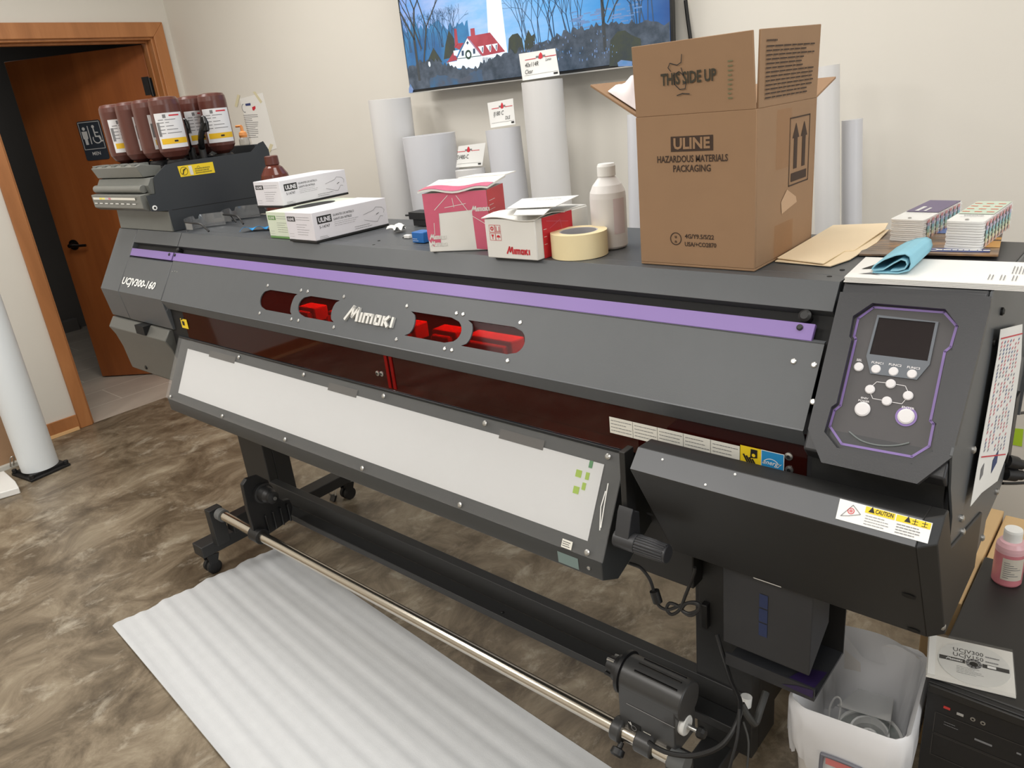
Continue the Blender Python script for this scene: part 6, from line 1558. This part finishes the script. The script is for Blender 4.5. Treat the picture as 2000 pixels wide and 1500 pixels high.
# binder clip, paper scrap
p = atz((652, 977), 0); t = thing('binder_clip', p, 'small black binder clip on the floor beside the left stand foot', 'clip')
m = MB(); m.prism([(p.x-.016, p.y-.012, .0005), (p.x+.016, p.y-.012, .0005), (p.x+.016, p.y+.0, .022), (p.x-.016, p.y+.0, .022)], (0, .012, 0), M_black); m.build('clip', t, bevel=.002)
for s_ in (-1, 1):
    m = MB(); m.path([p+V((-.008, s_*.006, .022)), p+V((-.006, s_*.02, .05)), p+V((.006, s_*.02, .05)), p+V((.008, s_*.006, .022))], .0012, M_screw, n=6); m.build('wire_arm', t)
p = atz((708, 1076), 0); m = MB(); m.prism([p+V((-.02, -.004, .0004)), p+V((.018, -.008, .0004)), p+V((.022, .0, .0004)), p+V((-.014, .006, .0004))], (0, 0, .0008), M_white); tag(m.build('paper_scrap'), 'tiny white paper scrap on the floor under the take-up beam', 'scrap')
# left edge: standing tube with foot, cardboard, white box
c = atz((79, 912), .02); rt = .084
t = thing('white_tube', (c.x, c.y, 0), 'tall white tube standing in a black foot left of the door', 'tube')
M_tube = mat('tube_white', (228, 234, 238), .4); fxv = (atz((126, 903), .0)-atz((55, 934), .0)); fxv.z = 0; fxv.normalize(); fyv = V((-fxv.y, fxv.x, 0)); hb = .1
m = MB(); m.lathe([(.0, .026), (rt, .026), (rt, 1.62), (0, 1.62)], (c.x, c.y, 0), M_tube, n=48); m.build('tube', t)
def sq(h_, z_): return [c*1+fxv*(sx_*h_)+fyv*(sy_*h_)+V((0, 0, z_-c.z)) for sx_, sy_ in ((-1, -1), (1, -1), (1, 1), (-1, 1))]
m = MB(); m.prism(sq(.098, .0005), (0, 0, .012), M_rubber); m.prism(sq(.078, .0125), (0, 0, .013), M_rubber)
for sx_, sy_ in ((-1, -1), (1, -1), (1, 1), (-1, 1)):
    q_ = c+fxv*(sx_*.085)+fyv*(sy_*.085); q_.z = .0125; m.tube(q_, q_+V((0, 0, .02)), .011, M_rubber, n=10)
m.build('foot', t, bevel=.002)
a = atz((40, 905), .012); b = atz((0, 917), .012); y0_ = a.y
m = MB(); xcb = (a.x+b.x)/2-.03; m.prism([(xcb, y0_-.9, .022), (xcb, y0_+.02, .022), (XW+.035, y0_+.02, .62), (XW+.035, y0_-.9, .62)], (-.012, 0, 0), M_card)
tag(m.build('cardboard_sheet'), 'brown cardboard sheet leaning against the wall behind the white tube', 'cardboard')
m = MB(); m.box((xcb-.03, y0_-.9, .0005), (xcb+.03, y0_+.02, .022), mat('rail_white', (206, 206, 200), .5)); m.box((xcb-.03, y0_+.02, .0005), (xcb+.03, y0_+.05, .012), M_rubber)
m.path([(xcb+.03, y0_-.03, .012), (xcb+.05, y0_-.02, .06), (xcb+.05, y0_-.035, .06), (xcb+.035, y0_-.045, .012)], .003, M_screw, n=6)
tag(m.build('floor_rail'), 'low white rail with wire loop under the leaning cardboard', 'rail')
pp = [atz(q, .03) for q in ((-40, 935), (8, 920), (30, 940), (37, 953), (-40, 975))]
m = MB(); base_ = [V((p.x, p.y, .0005)) for p in pp]
m.prism(base_, (0, 0, .032), M_white); tag(m.build('foam_block', bevel=.004), 'white foam block on the floor at the left edge', 'block')
